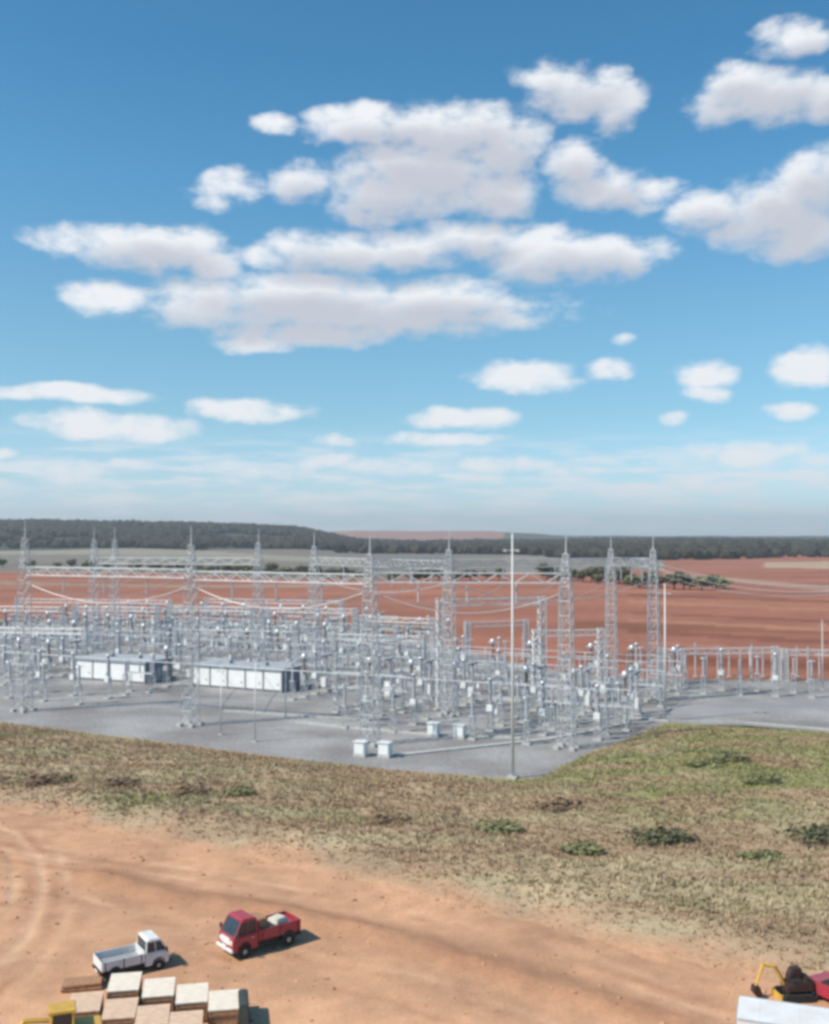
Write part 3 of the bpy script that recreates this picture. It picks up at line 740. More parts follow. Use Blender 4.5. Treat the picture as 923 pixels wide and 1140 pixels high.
def footing(t, x=0., w=.9): MB().box((x, 0, .08), (w, w, .2)).build('footing', MAT['concrete'], t)
def post_insulator():
    t = empty('post_insulator'); footing(t); pedestal(t, 2.6)
    insul(.16, 2.0, 2.68).build('insulator', MAT['porcelain'], t); MB().box((0, 0, 4.76), (.3, .3, .16)).build('clamp', MAT['alu'], t); return t
def current_transformer():
    t = empty('current_transformer'); footing(t, 0, 1.1); pedestal(t, 2.4, .7)
    MB().box((0, 0, 2.75), (.8, .8, .6)).build('tank', MAT['greytank'], t, bevel=.05)
    insul(.26, 2.1, 3.05).build('insulator', MAT['brown_porcelain'], t)
    MB().lathe([(.1, 5.12), (.38, 5.2), (.42, 5.6), (.3, 5.95), (.05, 6.0)], 12).build('head', MAT['alu'], t, True)
    MB().bar((-.75, 0, 5.45), (.75, 0, 5.45), .06, 6).build('terminal_bar', MAT['alu'], t); return t
def surge_arrester():
    t = empty('surge_arrester'); footing(t); pedestal(t, 2.5, .5)
    insul(.2, 2.6, 2.58, 12).build('insulator', MAT['porcelain'], t)
    ring = [Vector((.5*math.cos(a), .5*math.sin(a), 5.0)) for a in np.linspace(0, 2*math.pi, 17)]
    rb = MB().path(ring, .04, 5)
    for k in range(3):
        a = k*2.1; rb.bar((0, 0, 5.2), (.5*math.cos(a), .5*math.sin(a), 5.0), .025, 4)
    rb.build('grading_ring', MAT['alu'], t); return t
def voltage_transformer():
    t = empty('voltage_transformer'); footing(t, 0, 1.); pedestal(t, 2.2, .6)
    MB().box((0, 0, 2.6), (.75, .75, .7)).build('tank', MAT['cabinet'], t, bevel=.05)
    insul(.22, 2.7, 2.95, 13).build('insulator', MAT['porcelain'], t)
    MB().lathe([(.12, 5.65), (.3, 5.7), (.3, 5.95), (.05, 6.05)], 10).build('cap', MAT['alu'], t, True); return t
def circuit_breaker():
    t = empty('circuit_breaker'); footing(t, 0, 1.2)
    mb = MB()
    for sx in (-1, 1):
        for sy in (-1, 1): mb.bar((sx*.5, sy*.35, 0), (sx*.3, sy*.25, 2.6), .06, 4)
    mb.box((0, 0, 2.64), (.9, .7, .1)); mb.build('support_frame', MAT['steel'], t)
    MB().box((0, -.55, 1.35), (.8, .5, 1.3)).build('control_cabinet', MAT['cabinet'], t, bevel=.03)
    insul(.22, 2.2, 2.7, 10).build('insulator', MAT['porcelain'], t)
    MB().box((0, 0, 5.05), (.5, .4, .4)).build('gear_housing', MAT['greytank'], t, bevel=.05)
    for s in (-1, 1):
        mb = MB(); n = 8; prof = [(.1, .2)]
        for k in range(n): prof += [(.12, .25+k*.16), (.22, .33+k*.16)]
        prof += [(.12, 1.65)]
        mb.lathe([(r_, s*x) for r_, x in prof], 8, (0, 0, 5.15), 'y'); mb.build('interrupter', MAT['porcelain'], t)
    return t
def disconnector():
    t = empty('disconnector_switch')
    for x in (-1.6, 1.6):
        footing(t, x, .8)
    mb = MB()
    for x in (-1.6, 1.6):
        for sy in (-1, 1): mb.bar((x, sy*.3, .1), (x, sy*.2, 2.6), .07, 4)
        mb.bar((x, .27, .8), (x, -.22, 2.2), .035, 3)
    mb.box((0, 0, 2.72), (4.6, .35, .22)); mb.build('support_frame', MAT['steel'], t)
    for x in (-2.0, 0, 2.0):
        insul(.15, 1.7, 2.84, 8, x).build('insulator', MAT['porcelain'], t)
    mb = MB(); mb.bar((-2.2, 0, 4.62), (2.2, 0, 4.62), .07, 6); mb.box((-2, 0, 4.6), (.35, .25, .16)); mb.box((2, 0, 4.6), (.35, .25, .16)); mb.build('blade', MAT['alu'], t)
    MB().box((-1.6, -.42, 1.2), (.4, .3, .6)).build('drive_box', MAT['cabinet'], t)
    return t
KINDS = dict(post=(post_insulator, 'post insulator on a lattice pedestal', 'insulator', 'post insulators of the switchyard'),
             ct=(current_transformer, 'brown metal headed current transformer', 'transformer', 'current transformers of the switchyard'),
             sa=(surge_arrester, 'grey surge arrester with grading ring', 'arrester', 'surge arresters of the switchyard'),
             vt=(voltage_transformer, 'white tanked voltage transformer', 'transformer', 'voltage transformers of the switchyard'),
             cb=(circuit_breaker, 'grey breaker with two cross arms', 'breaker', 'circuit breakers of the switchyard'),
             ds=(disconnector, 'three column disconnector switch', 'switch', 'disconnector switches of the switchyard'))
H1, H2 = uv(-66, 33), uv(-40, 33)
h1c = at(118, 757); h2c = at(264, 768)
HOUSES = [(at(84, 756), 13.6, 6.3), (at(214, 764), 15.6, 4.8)]   # front left corner at the ground, length along the rows, depth
def near_house(p):
    for c_, l_, d_ in HOUSES:
        r_ = Vector((p.x-c_.x, p.y-c_.y, 0)); a, b = r_.dot(U), r_.dot(V)
        if -2 < a < l_+3 and -11 < b < d_+3: return True
    return False
ROWS = [(15, 'sa', 0), (20.5, 'vt', 0), (27, 'ds', 1), (33, 'ct', 2), (39, 'cb', 2), (45.5, 'ds', 2), (52, 'post', 2), (57, 'ds', 2), (63, 'ct', 2), (69, 'sa', 2),
        (76, 'cb', 3), (83, 'ds', 3), (90, 'post', 3), (98, 'ct', 3), (106, 'ds', 3), (115, 'cb', 3), (125, 'ds', 3), (136, 'post', 3), (146, 'sa', 3), (24, 'post', 1), (30, 'sa', 2), (36, 'vt', 2), (49, 'vt', 2), (60, 'post', 2), (66, 'vt', 2), (79.5, 'ct', 3), (86.5, 'sa', 3), (94, 'cb', 3), (102, 'vt', 3), (110.5, 'post', 3), (120, 'ct', 3), (130, 'vt', 3), (141, 'ct', 3)]
ROWS.sort(key=lambda r_: r_[0])
BAYS = [-6, -28, -50.5, -74, -97, -120, -143]
PR = {}
placed_rows = {}
for v_, k, mode in ROWS:
    row = []
    for b in BAYS:
        for ph in (-6.2, 0, 6.2):
            u = b+ph
            if mode == 0 and -66 < u < -30 and v_ < 25: continue
            if mode == 1 and -57 < u < -44: continue
            if mode == 3 and u > -60 + (136-v_)*.25: continue
            p = uv(u, v_); X_, Y_ = proj((p.x, p.y, 2))
            if X_ < -12 or X_ > 935 or not in_yard(p) or near_house(p): continue
            if min((p-m_[0]).length for m_ in MP.values()) < 2.2: continue
            row.append((X_, p))
    row.sort(key=lambda t: t[0]); placed_rows[v_] = (k, row)
nrow = {}
tot = 0
for v_, (k, row) in placed_rows.items():
    if not row: continue
    nrow[k] = nrow.get(k, 0)+1; fn, desc, cat, grp = KINDS[k]
    for i, (X_, p) in enumerate(row):
        if k not in PR: o = PR[k] = fn()
        else: o = copy_tree(PR[k])
        o.location = (p.x, p.y, .03); o.rotation_euler.z = YAW; tot += 1
        tag(o, '%s, %s from the left in the %s such row' % (desc, ORD[i+1], ORD[nrow[k]]), cat, grp)
for i, px in enumerate(range(762, 921, 20)):
    k = ('post', 'sa', 'vt')[i % 3]; p = at_d(px, 150-(i % 2)*4-(px-762)*.03); o = copy_tree(PR[k]); o.location = (p.x, p.y, .03); o.rotation_euler.z = YAW
    tag(o, '%s, %s from the left on the right gravel' % (KINDS[k][1], ORD[i//3+1]), KINDS[k][2], KINDS[k][3])
# tubular busbars lying on the rows
def busbar(p, q_, lab, r=.07):
    return tag(MB().bar(p, q_, r, 8).build('busbar', MAT['alu'], None), lab, 'busbar', 'tubular busbars of the switchyard')
bn = 0
for v_ in (24, 52, 60, 90, 110.5, 136):
    row = placed_rows[v_][1]
    if len(row) > 1:
        a, b = row[0][1], row[-1][1]; bn += 1
        busbar(Vector((a.x, a.y, 4.9)), Vector((b.x, b.y, 4.9)), ('nearest', 'second nearest', 'third nearest', 'fourth nearest', 'second farthest', 'farthest')[bn-1]+' long tubular busbar lying on the row of post insulators')
bays_named = ['rightmost', 'second from the right', 'third from the right', 'fourth from the right', 'fifth from the right', 'leftmost', 'leftmost']
for bi, b in enumerate(BAYS[:5]):
    for pi, ph in enumerate((-6.2, 0, 6.2)):
        a, c_ = uv(b+ph, 33), uv(b+ph, 57)
        if near_house(a) or near_house(uv(b+ph, 45)) or near_house(c_): continue
        if not in_yard(c_): continue
        pts = [uv(b+ph, vv_, z) for vv_, z in ((33, 5.5), (36, 4.9), (39, 5.2), (42, 4.8), (45.5, 4.8), (49, 4.5), (52, 5.0), (54.5, 4.6), (57, 4.8))]
        tag(MB().path(pts, .035, 5).build('jumper_cable', MAT['alu'], None, True), 'looping jumper cable, %s bay, %s of three, over the front switchgear' % (bays_named[bi], ('left', 'middle', 'right')[pi]), 'cable', 'jumper cables over the switchgear')

# low portal gantries in the middle
def portal(a, b, h, lab):
    d = b-a; t = empty('bus_portal', (a.x, a.y, .03), math.atan2(d.y, d.x)); Lb = d.length
    for x in (0, Lb):
        mb = MB(); lat = MB(); lattice(lat, .1, h, .9, .8, 9, .07, .04)
        lat.v = [(vx+x, vy, vz) for vx, vy, vz in lat.v]; lat.build('column', MAT['steel'], t)
        MB().box((x, 0, .1), (1.3, 1.3, .24)).build('footing', MAT['concrete'], t)
    mb = MB(); m = int(Lb/1.2)
    for sy in (-1, 1):
        for sz in (0, .8): mb.bar((.45, sy*.35, h-1+sz), (Lb-.45, sy*.35, h-1+sz), .06, 4)
        for i in range(m): mb.bar((.45+(Lb-.9)*i/m, sy*.35, h-1+(.8 if i % 2 else 0)), (.45+(Lb-.9)*(i+1)/m, sy*.35, h-1+(0 if i % 2 else .8)), .035, 3)
    mb.build('crossbeam', MAT['steel'], t); tag(t, lab, 'gantry', 'low portal gantries of the switchyard')
portal(at_d(490, 132), at_d(603, 136), 14.2, 'squat steel portal gantry right of the centre mast, in front of the red field')
portal(at_d(596, 150), at_d(668, 152), 8.6, 'low steel portal gantry behind the mast by the grassy corner')
portal(at_d(735, 157), at_d(862, 159), 5.2, 'long low portal along the right rear edge of the yard')
portal(at_d(872, 158), at_d(968, 157), 5.0, 'low portal running out of the picture at the right rear of the yard')
portal(at_d(520, 182), at_d(585, 186), 7.2, 'small distant portal gantry framed by the squat one')
for a, b, D0, D1, h, w_ in ((-30, 70, 205, 202, 8.5, 'leftmost rear'), (84, 176, 208, 205, 8.2, 'second rear from the left'), (190, 282, 206, 202, 8.4, 'rear, above the right hand hut'), (298, 396, 203, 198, 8.4, 'rear, left of the broad mast'), (404, 482, 190, 184, 7.6, 'rear, right of the broad mast'),
                            (-20, 96, 172, 168, 7.2, 'leftmost middle'), (196, 330, 175, 170, 7.4, 'middle, behind the right hand hut'), (372, 470, 160, 156, 7.2, 'middle, left of the centre mast'), (20, 190, 238, 232, 8.0, 'farthest left'), (230, 380, 238, 230, 8.0, 'farthest, behind the second hut')):
    portal(at_d(a, D0), at_d(b, D1), h, 'low steel portal gantry, %s, among grey switchgear' % w_)
# slim poles
def make_pole(h, r0=.16):
    t = empty('steel_pole'); MB().bar((0, 0, 0), (0, 0, h), r0, 10, .06).build('shaft', MAT['cabinet'], t, True)
    MB().box((0, 0, .12), (.9, .9, .24)).build('footing', MAT['concrete'], t)
    mb = MB(); mb.bar((-.6, 0, h*.93), (.6, 0, h*.93), .04, 5); mb.build('cross_arm', MAT['steel'], t)
    for x in (-.6, .6): MB().box((x, -.15, h*.93-.02), (.36, .42, .2)).build('floodlight', MAT['greytank'], t)
    return t
pole_spec = [(571, 867, 594, 'tall slim steel pole at the gravel corner, in front of everything'), (741, 803, 650, 'slim steel pole where gravel meets grass at the right'),
             (916, 768, 690, 'slim steel pole by the right edge of the picture'), (246, 818, 742, 'short slim pole on the bare gravel under the second hut'), (284, 826, 735, 'short slim pole on the front gravel right of another'),
             (318, 800, 720, 'short slim pole near the dark hut end'), (835, 760, 722, 'short pole at the back of the right hand yard')]
pp = None
for px, by, ty, lab in pole_spec:
    g = at(px, by); h = CAM_H - (ty-HOR)*g.y/F
    if pp is None: pp = o = make_pole(22)
    else: o = copy_tree(pp)
    o.location = (g.x, g.y, .03); o.scale = (max(.6, h/22) if h < 16 else 1,)*2 + (h/22,); o.rotation_euler.z = YAW; tag(o, lab, 'pole', 'slim poles in the yard')
# bus support posts, right rear
proto = None
for i in range(14):
    px = 748+i*12.5; p = at_d(px, 157+ (i % 3)*3.0)
    if proto is None:
        proto = o = empty('bus_support'); MB().bar((0, 0, 0), (0, 0, 2.6), .12, 8).build('post', MAT['steel'], o); insul(.16, 1.6, 2.6, 7).build('insulator', MAT['porcelain'], o); MB().box((0, 0, .06), (.6, .6, .2)).build('footing', MAT['concrete'], o)
    else: o = copy_tree(proto)
    o.location = (p.x, p.y, .03); s = 1.0+.35*((i*7) % 5)/5; o.scale = (1, 1, s)
    tag(o, 'thin grey bus support, %s from the left along the right rear of the yard' % ORD[i+1], 'post', 'bus supports along the right rear')

# ------------------------------------------------------------------ white equipment houses
def house(c, l_, d_, lab, n):
    t = empty('equipment_hut', (c.x, c.y, .03), YAW); h = 3.1
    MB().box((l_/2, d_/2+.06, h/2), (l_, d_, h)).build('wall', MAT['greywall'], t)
    r_ = MB().box((l_/2, d_/2, h+.13), (l_+.5, d_+.6, .26)).build('roof', MAT['roof'], t)
    for k in range(2): MB().box((l_*(.3+.4*k), d_/2, h+.5), (1.2, .9, .48)).build('vent_unit', MAT['greytank'], r_)
    w = (l_-.2)/n
    for k in range(n):
        x = .1+w*(k+.5); p_ = MB().box((x, .03, h/2+.12), (w-.34, .10, h-.4)).build('door_panel', MAT['whitewall'], t)
        MB().box((x+w*.3, -.05, 1.1), (.08, .06, .3)).build('handle', MAT['black'], p_)
    for k in range(n+1):
        MB().box((.1+w*k, -.02, h/2), (.16, .16, h-.02)).build('pilaster', MAT['greytank'], t)
    MB().box((l_+.03, d_*.5, 1.1), (.08, 1.0, 2.1)).build('side_door', MAT['greytank'], t)
    tag(t, lab, 'building', 'white fronted equipment huts')
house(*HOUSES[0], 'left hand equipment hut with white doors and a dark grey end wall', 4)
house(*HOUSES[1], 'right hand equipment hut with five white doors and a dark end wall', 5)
# small white kiosks, cable trench
def kiosk():
    t = empty('marshalling_kiosk'); MB().box((0, 0, .1), (1.3, 1.0, .2)).build('plinth', MAT['concrete'], t)
    MB().box((0, 0, .85), (1.15, .8, 1.3)).build('cabinet', MAT['cabinet'], t, bevel=.03); MB().box((0, -.03, 1.55), (1.3, 1.0, .1)).build('lid', MAT['cabinet'], t)
    MB().box((0, -.42, .85), (.95, .04, 1.05)).build('door', MAT['whitewall'], t); return t
kp = None
for px, py, lab in ((402, 842, 'white kiosk on the front gravel, left of a pair under the broad mast'), (429, 843, 'white kiosk on the front gravel, right of a pair under the broad mast'), (483, 820, 'white kiosk left of a pair below the centre mast'),
                    (512, 822, 'white kiosk right of a pair below the centre mast'), (434, 776, 'white kiosk alone between the broad and the centre mast'), (334, 716, 'white kiosk far back behind the dark hut end'), (672, 772, 'white kiosk in front of the right hand switchgear')):
    p = at(px, py); kp_o = kiosk() if kp is None else copy_tree(kp); kp = kp or kp_o
    kp_o.location = (p.x, p.y, .03); kp_o.rotation_euler.z = YAW; kp_o.scale = (1.05, 1.05, .95); tag(kp_o, lab, 'kiosk', 'white kiosks in the yard')
for pts, lab in (([at(330, 805), at(480, 819), at(580, 823)], 'pale concrete cable trench cover crossing the middle of the front gravel'), ([at(250, 792), at(410, 802)], 'pale concrete trench cover on the left of the front gravel'),
                 ([at(440, 842), at(610, 824), at(700, 806)], 'low concrete trench edge running towards the grassy corner'), ([at(500, 778), at(700, 788)], 'pale trench cover below the squat portal gantry')):
    tag(strip('cable_trench', pts, .8, .03, MAT['concrete'], .16), lab, 'trench', 'cable trench covers in the yard')

# ------------------------------------------------------------------ vehicles
def wheel(t, x, y, r=.33, w=.22):
    e = empty('wheel', (x, y, r)); e.parent = t; KIDS.setdefault(t.name, []).append(e)
    MB().lathe([(r*.62, -w/2), (r*.93, -w/2), (r, -w/3), (r, w/3), (r*.93, w/2), (r*.62, w/2)], 20, (0, 0, 0), 'y').build('tyre', MAT['tyre'], e, False)
    MB().lathe([(r*.2, -w/2-.02), (r*.61, -w/2+.03), (r*.61, w/2-.03), (r*.2, w/2+.02)], 16, (0, 0, 0), 'y').build('rim', MAT['rim'], e)
def cab_pickup(paint, front_pale, lab):
    """flat nosed pickup, 4.4 m long, nose towards +x"""
    t = empty('pickup_truck'); W_ = 1.66; hw = W_/2
    # chassis
    MB().box((-.05, 0, .42), (4.1, 1.2, .2)).build('chassis', MAT['black'], t)
    # cab: lower shell and roof with pillars
    MB().prism([(.62, .38), (2.08, .38), (2.16, .62), (2.12, 1.10), (2.06, 1.14), (.62, 1.14)], -hw, hw).build('cab', paint, t, bevel=.09)
    MB().prism([(.66, 1.79), (1.64, 1.79), (1.54, 1.92), (.78, 1.93)], -hw+.07, hw-.07).build('roof', paint, t, bevel=.055)
    for s in (-1, 1):
        pb = MB(); pb.bar((2.03, s*(hw-.06), 1.13), (1.60, s*(hw-.13), 1.82), .045, 6); pb.bar((.68, s*(hw-.06), 1.13), (.72, s*(hw-.13), 1.82), .06, 6); pb.bar((1.30, s*(hw-.05), 1.13), (1.22, s*(hw-.12), 1.82), .035, 6)
        pb.box((1.16, s*(hw-.125), 1.80), (.92, .06, .06)); pb.box((1.33, s*(hw-.055), 1.14), (1.36, .06, .06)); pb.build('window_frame', paint, t)
    MB().add([(2.04, -hw+.10, 1.14), (2.04, hw-.10, 1.14), (1.61, hw-.16, 1.80), (1.61, -hw+.16, 1.80)], [(0, 1, 2, 3)]).add([(1.99, -hw+.10, 1.14), (1.99, hw-.10, 1.14), (1.56, hw-.16, 1.80), (1.56, -hw+.16, 1.80)], [(3, 2, 1, 0)]).build('windscreen', MAT['glass'], t)
    MB().box((.69, 0, 1.47), (.05, W_-.34, .66)).build('rear_window', MAT['glass'], t)
    for s in (-1, 1):
        MB().prism([(.76, 1.14), (1.97, 1.14), (1.58, 1.80), (.76, 1.80)], s*(hw-.13)-.02, s*(hw-.13)+.02).build('side_window', MAT['glass'], t)
        MB().lathe([(.04, 0), (.13, .02), (.13, .05)], 14, (2.11, s*.56, .84), 'x').build('headlight', MAT['lamp'], t)
        m_ = MB().box((1.92, s*(hw+.14), 1.28), (.08, .16, .26)); m_.bar((1.92, s*(hw-.02), 1.2), (1.92, s*(hw+.12), 1.24), .02, 4); m_.build('mirror', MAT['black'], t)
        MB().box((-2.06, s*(hw-.14), .66), (.05, .14, .22)).build('tail_light', MAT['redlens'], t)
        d_ = MB().box((1.34, s*(hw+.005), .78), (.96, .03, .62)).build('door', paint, t, bevel=.01)
        MB().box((.98, s*(hw+.03), .98), (.16, .03, .04)).build('handle', MAT['chrome'], d_)
    MB().box((2.155, 0, .86), (.05, .86, .34)).build('grille', MAT['chrome'] if not front_pale else MAT['cabinet'], t)
    MB().box((2.20, 0, .47), (.14, W_+.02, .17)).build('bumper', MAT['cabinet'] if front_pale else MAT['black'], t, bevel=.03)
    MB().box((-2.14, 0, .47), (.1, W_-.1, .13)).build('bumper', MAT['black'], t, bevel=.02)
    # load bed
    MB().box((-.76, 0, .74), (2.66, W_-.08, .08)).build('bed_floor', MAT['steel_old'], t)
    for s in (-1, 1): MB().box((-.76, s*(hw-.03), .93), (2.68, .06, .56)).build('side_board', paint, t, bevel=.012)
    MB().box((-2.11, 0, .93), (.05, W_-.13, .55)).build('tailgate', paint, t, bevel=.012)
    MB().box((.57, 0, 1.0), (.05, W_-.13, .64)).build('headboard', paint, t)
    MB().box((2.245, 0, .60), (.02, .42, .13)).build('number_plate', MAT['cabinet'], t); MB().box((-2.2, 0, .48), (.02, .42, .12)).build('number_plate', MAT['cabinet'], t)
    for s in (-1, 1):
        MB().box((-.76, s*(hw+.004), .93), (.05, .03, .54)).build('board_hinge', MAT['black'], t); MB().box((.35, s*(hw+.004), .93), (.05, .03, .54)).build('board_hinge', MAT['black'], t); MB().box((-1.9, s*(hw+.004), .93), (.05, .03, .54)).build('board_hinge', MAT['black'], t)
        MB().box((2.17, s*.68, .62), (.05, .13, .07)).build('indicator', MAT['amber'], t)
        MB().bar((2.02, s*.2, 1.20), (1.86, s*.2+.32, 1.46), .012, 4).build('wiper', MAT['black'], t)
        for x in (1.45, -1.3): MB().lathe([(.42, -.008), (.42, .008)], 18, (x, s*(hw+.012), .42), 'y').build('wheel_arch', MAT['black'], t)
    for x in (1.45, -1.3):
        for s in (-1, 1): wheel(t, x, s*(hw-.07))
    tag(t, lab, 'pickup', 'flat nosed pickups on the dirt'); return t
def gz_at(p): return float(near_h(np.array([p.x]), np.array([p.y]))[0])+.02
red = cab_pickup(MAT['red'], True, 'flat nosed red pickup carrying a load, parked on the dirt road')
pc = at(290, 1052, .3); hd = math.atan2(-.62, -.78); red.location = (pc.x, pc.y, gz_at(pc)); red.rotation_euler.z = hd; red.scale = (.96, .98, 1.02)
def on_truck(truck, x, y, z): return truck.matrix_basis @ Vector((x, y, z))
bpy.context.view_layer.update()
def load(name, mb, m, lab, cat, x, y, z, rz):
    p = on_truck(red, x, y, z); o = mb.build(name, m, None, bevel=.03); o.location = p; o.rotation_euler.z = hd+rz; tag(o, lab, cat); return o
load('timber_crate', MB().box((0, 0, .42), (.6, 1.1, .84)), MAT['timber'], 'dark brown crate in the red pickup bed behind the cab', 'crate', .15, -.1, .79, .05)
load('sack_pile', MB().box((0, 0, .18), (1.3, 1.0, .36), 0, (.85, .85)).box((.05, .05, .48), (.9, .8, .26), .2, (.8, .8)), MAT['sack'], 'pale pile of sacks in the rear of the red pickup bed', 'sacks', -1.05, .05, .79, .1)
wht = cab_pickup(MAT['white'], False, 'white pickup with its empty bed towards the crates on the dirt')
pc = at(146, 1077, .3); hw_ = math.atan2(.55, .84); wht.location = (pc.x, pc.y, gz_at(pc)); wht.rotation_euler.z = hw_; wht.scale = (.80, .92, .82)

# crates: two rows
def make_crate(lidm, nm):
    t = empty('wooden_crate'); l_, w_, h_ = 1.38, 2.0, .9
    bx = MB(); bx.box((0, 0, h_/2+.1), (l_-.06, w_-.06, h_-.2)); bx.build('body', MAT['timber'], t)
    fr = MB()
    for sx in (-1, 1):
        for sy in (-1, 1): fr.box((sx*(l_/2-.05), sy*(w_/2-.05), h_/2+.06), (.12, .12, h_-.1))
        fr.box((sx*(l_/2-.015), 0, .3), (.06, w_-.25, .12)); fr.box((sx*(l_/2-.015), 0, .75), (.06, w_-.25, .12))
    for sy in (-1, 1):
        fr.box((0, sy*(w_/2-.015), .3), (l_-.25, .06, .12)); fr.box((0, sy*(w_/2-.015), .75), (l_-.25, .06, .12))
    fr.build('batten_frame', MAT['timber'], t)
    ld = MB()
    for k in range(6): ld.box((0, -w_/2+w_*(k+.5)/6, h_+.05), (l_+.04, w_/6-.015, .06))
    ld.build('lid', lidm, t)
    sk = MB()
    for x in (-.5, 0, .5): sk.box((x, 0, .05), (.1, w_, .1))
    sk.build('skid', MAT['timber'], t); return t
ca, cb_ = make_crate(MAT['ply'], 0), make_crate(MAT['ply_tan'], 1)
cyaw = .19
for row, (proto, pts, zc, desc) in enumerate(((ca, [(139, 1092), (177, 1098), (214, 1105), (250, 1112)], 1.0, 'white lidded crate in the back row beside the white pickup'),
                                              (cb_, [(95, 1115), (134, 1122), (170, 1129), (207, 1136)], 1.0, 'tan lidded wooden crate in the front row by the yellow loader'))):
    for i, (px, py) in enumerate(pts):
        p = at(px, py, zc+.15); o = proto if i == 0 else copy_tree(proto)
        o.location = (p.x, p.y, gz_at(p)-.02); o.rotation_euler.z = cyaw+random.uniform(-.02, .02)
        tag(o, '%s, %s' % (desc, ('leftmost of four', 'second from the left', 'third from the left', 'rightmost of four')[i]), 'crate', 'white lidded crates' if row == 0 else 'tan lidded crates')
p = at(271, 1126, .6); tb = MB().box((0, 0, .55), (.55, 2.0, 1.1), 0, (.8, .9)).build('crate_end_shade', MAT['end_shade'], None, bevel=.06); tb.location = (p.x, p.y, gz_at(p)-.02); tb.rotation_euler.z = cyaw
tag(tb, 'added dark shade-coloured bundle at the right end of the back crate row', 'block')  # added block; its dark colour stands in for the shaded crate end
p = at(92, 1096, .3); tb = MB().box((0, 0, .12), (1.9, 1.1, .10)).box((0, 0, .28), (1.8, 1.0, .1), .05).box((-.5, 0, .04), (.12, 1.0, .1)).box((.5, 0, .04), (.12, 1.0, .1)).box((0, 0, .2), (.2, .9, .07)).build('timber_stack', MAT['timber'], None)
tb.location = (p.x, p.y, gz_at(p)); tb.rotation_euler.z = cyaw; tag(tb, 'flat brown stack of timber at the left end of the back crate row', 'timber')

# yellow loader, bottom left
t = empty('wheel_loader'); 
MB().prism([(-1.6, .6), (.5, .6), (.5, 1.1), (-.4, 1.35), (-1.5, 1.3)], -.55, .55).build('body', MAT['yellow'], t, bevel=.04)
MB().prism([(-.35, 1.3), (.55, 1.1), (.5, 2.0), (-.3, 2.0)], -.45, .45).build('cab_glass', MAT['glass'], t)
MB().box((.1, 0, 2.06), (1.1, 1.05, .12)).build('cab_roof', MAT['yellow'], t, bevel=.03)
fr = MB()
for x in (-.36, .56):
    for s in (-1, 1): fr.bar((x, s*.48, 1.1), (x*.9, s*.47, 2.05), .05, 5)
fr.build('cab_frame', MAT['yellow'], t)
for s in (-1, 1):
    am = MB(); am.bar((.1, s*.62, 1.3), (1.6, s*.55, 1.5), .11, 4); am.bar((1.6, s*.55, 1.5), (2.3, s*.5, .6), .1, 4); am.build('lift_arm', MAT['yellow'], t)
MB().prism([(2.2, .2), (2.9, .15), (2.95, .2), (2.45, .5), (2.4, .95), (2.2, .95)], -.95, .95).build('bucket', MAT['yellow'], t)
for x in (-1.05, .9):
    for s in (-1, 1): wheel(t, x, s*.72, .5, .36)
p = at(72, 1131, 1.9); t.location = (p.x, p.y, gz_at(p)-.02); t.rotation_euler.z = R(200); tag(t, 'yellow wheel loader cut off by the bottom left corner', 'loader')

# white box truck, bottom right
t = empty('box_truck'); bw, bh = 2.2, 2.85
MB().box((-2.3, 0, .85+(bh-.85)/2), (4.6, bw, bh-.85)).build('cargo_box', MAT['white'], t, bevel=.05)
MB().prism([(.08, .55), (1.75, .55), (1.8, 1.2), (1.62, 2.28), (.5, 2.42), (.08, 2.42)], -1.0, 1.0).build('cab', MAT['white'], t, bevel=.06)
MB().prism([(1.80, 1.28), (1.83, 1.28), (1.66, 2.20), (1.63, 2.20)], -.88, .88).build('windscreen', MAT['glass'], t)
for s in (-1, 1):
    MB().prism([(.5, 1.35), (1.66, 1.35), (1.55, 2.15), (.5, 2.15)], s*1.0-.012, s*1.0+.012).build('side_window', MAT['glass'], t)
    MB().box((1.8, s*.72, .85), (.06, .3, .2)).build('headlight', MAT['lamp'], t)
    m_ = MB().box((1.75, s*1.24, 1.75), (.12, .2, .45)); m_.bar((1.6, s*.98, 1.9), (1.75, s*1.2, 1.9), .02, 4); m_.build('mirror', MAT['black'], t)
MB().box((1.86, 0, .55), (.14, 2.05, .25)).build('bumper', MAT['black'], t, bevel=.03)
MB().box((-1.9, 0, .68), (5.2, .9, .22)).build('chassis', MAT['black'], t)
for x in (.95, -3.3):
    for s in (-1, 1): wheel(t, x, s*.85, .42, .28)
for k in range(3): MB().box((-.8-k*1.5, 0, bh+.004), (.05, bw-.12, .012)).build('roof_rib', MAT['white'], t)
for s in (-1, 1): MB().box((-2.3, s*(bw/2-.03), bh+.005), (4.58, .07, .05)).build('roof_rail', MAT['alu'], t)
MB().box((-4.62, 0, 1.85), (.05, bw-.16, 1.8)).build('rear_door', MAT['steel_old'], t)
p = at(864, 1126, 2.85); ah = math.atan2(.34, -.94); 
fwd = Vector((math.cos(ah), math.sin(ah), 0)); left = Vector((-math.sin(ah), math.cos(ah), 0))
ah += math.pi; fwd, left = -fwd, -left
c_ = at(823, 1113, 2.85); base = c_ + fwd*4.6 - left*1.1
t.location = (base.x, base.y, gz_at(base)-.02); t.rotation_euler.z = ah; tag(t, 'white box truck cut off by the bottom right corner', 'truck')

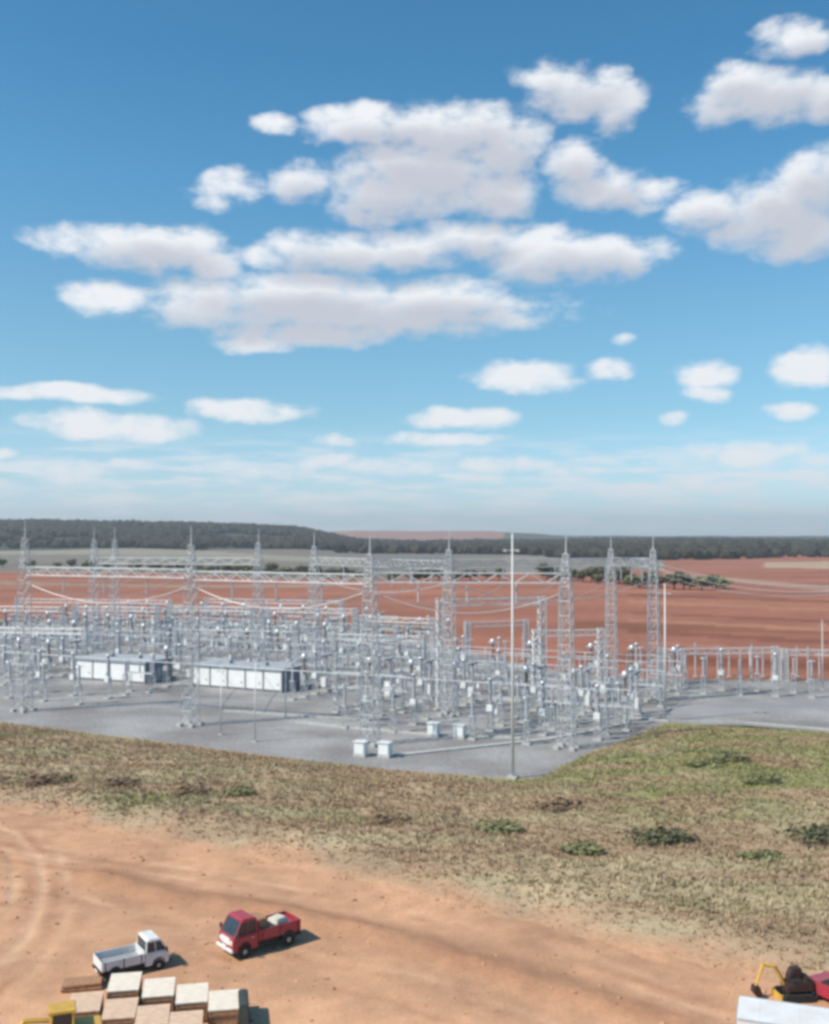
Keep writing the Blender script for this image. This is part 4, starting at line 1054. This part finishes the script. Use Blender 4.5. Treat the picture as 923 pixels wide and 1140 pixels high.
# small excavator behind it
t = empty('mini_excavator')
for s in (-1, 1):
    tk = MB(); pr = [(-.85, .1), (-.7, .0), (.7, .0), (.85, .1), (.9, .25), (.75, .42), (-.75, .42), (-.9, .25)]; tk.prism(pr, s*.55-.16, s*.55+.16); tk.build('track', MAT['tyre'], t)
MB().box((0, 0, .42), (1.0, .8, .2)).build('undercarriage', MAT['brownm'], t)
MB().prism([(-.95, .55), (.55, .55), (.55, .85), (-.2, 1.0), (-.85, 1.15), (-.95, 1.0)], -.55, .55).build('body', MAT['brownm'], t, bevel=.05)
MB().box((.0, .25, 1.05), (.5, .45, .15)).build('seat', MAT['black'], t)
MB().prism([(-.5, .9), (.35, .9), (.3, 1.25), (.1, 1.62), (-.42, 1.66)], -.42, .12).build('cab', MAT['brownm'], t, bevel=.05)
MB().prism([(-1.02, .8), (-.47, .8), (-.47, 1.28), (-.95, 1.12)], -.52, .52).build('engine_cover', MAT['brownm'], t, bevel=.06)
MB().box((-.16, -.435, 1.28), (.4, .03, .4)).build('side_window', MAT['glass'], t)
bo = MB(); bo.bar((.5, -.1, .75), (1.05, -.1, 1.75), .12, 4, .10); bo.bar((1.05, -.1, 1.75), (1.75, -.1, 1.85), .10, 4, .09); bo.build('boom', MAT['yellow'], t)
MB().bar((1.72, -.1, 1.95), (2.15, -.1, .75), .085, 4, .07).build('dipper_arm', MAT['yellow'], t)
MB().prism([(2.0, .75), (2.3, .75), (2.35, .4), (2.1, .12), (1.8, .25)], -.33, .13).build('bucket', MAT['brownm'], t)
MB().box((1.0, 0, .22), (.1, 1.3, .36)).build('dozer_blade', MAT['yellow'], t)
p = at(884, 1108, .3); t.location = (p.x, p.y, gz_at(p)-.02); t.rotation_euler.z = R(186); t.scale = (.86, .86, .86)
tag(t, 'small dark excavator with yellow boom behind the white box truck', 'excavator')
# red car by the right edge
t = empty('parked_car')
MB().prism([(-2.0, .3), (1.95, .3), (2.0, .6), (1.85, .82), (.95, .92), (-1.95, .9), (-2.02, .6)], -.82, .82).build('body', MAT['red'], t, bevel=.06)
MB().prism([(-1.75, .9), (.98, .9), (.25, 1.36), (-1.45, 1.38)], -.70, .70).build('cabin_glass', MAT['glass'], t, bevel=.03)
MB().prism([(-1.45, 1.365), (.22, 1.345), (.1, 1.42), (-1.3, 1.44)], -.66, .66).build('roof', MAT['red'], t, bevel=.02)
MB().box((2.0, 0, .42), (.1, 1.6, .2)).build('bumper', MAT['black'], t); MB().box((-2.02, 0, .42), (.1, 1.6, .2)).build('bumper', MAT['black'], t)
for s in (-1, 1):
    MB().box((1.9, s*.6, .68), (.12, .3, .14)).build('headlight', MAT['lamp'], t); MB().box((-1.98, s*.6, .72), (.08, .3, .14)).build('tail_light', MAT['redlens'], t)
    for x in (1.25, -1.3): wheel(t, x, s*.72, .3, .2)
p = at(943, 1112, .5); t.location = (p.x, p.y, gz_at(p)-.02); t.rotation_euler.z = R(120); tag(t, 'red car half out of frame at the right edge beside the excavator', 'car')
print('switchgear', tot, 'objects', len(bpy.data.objects))
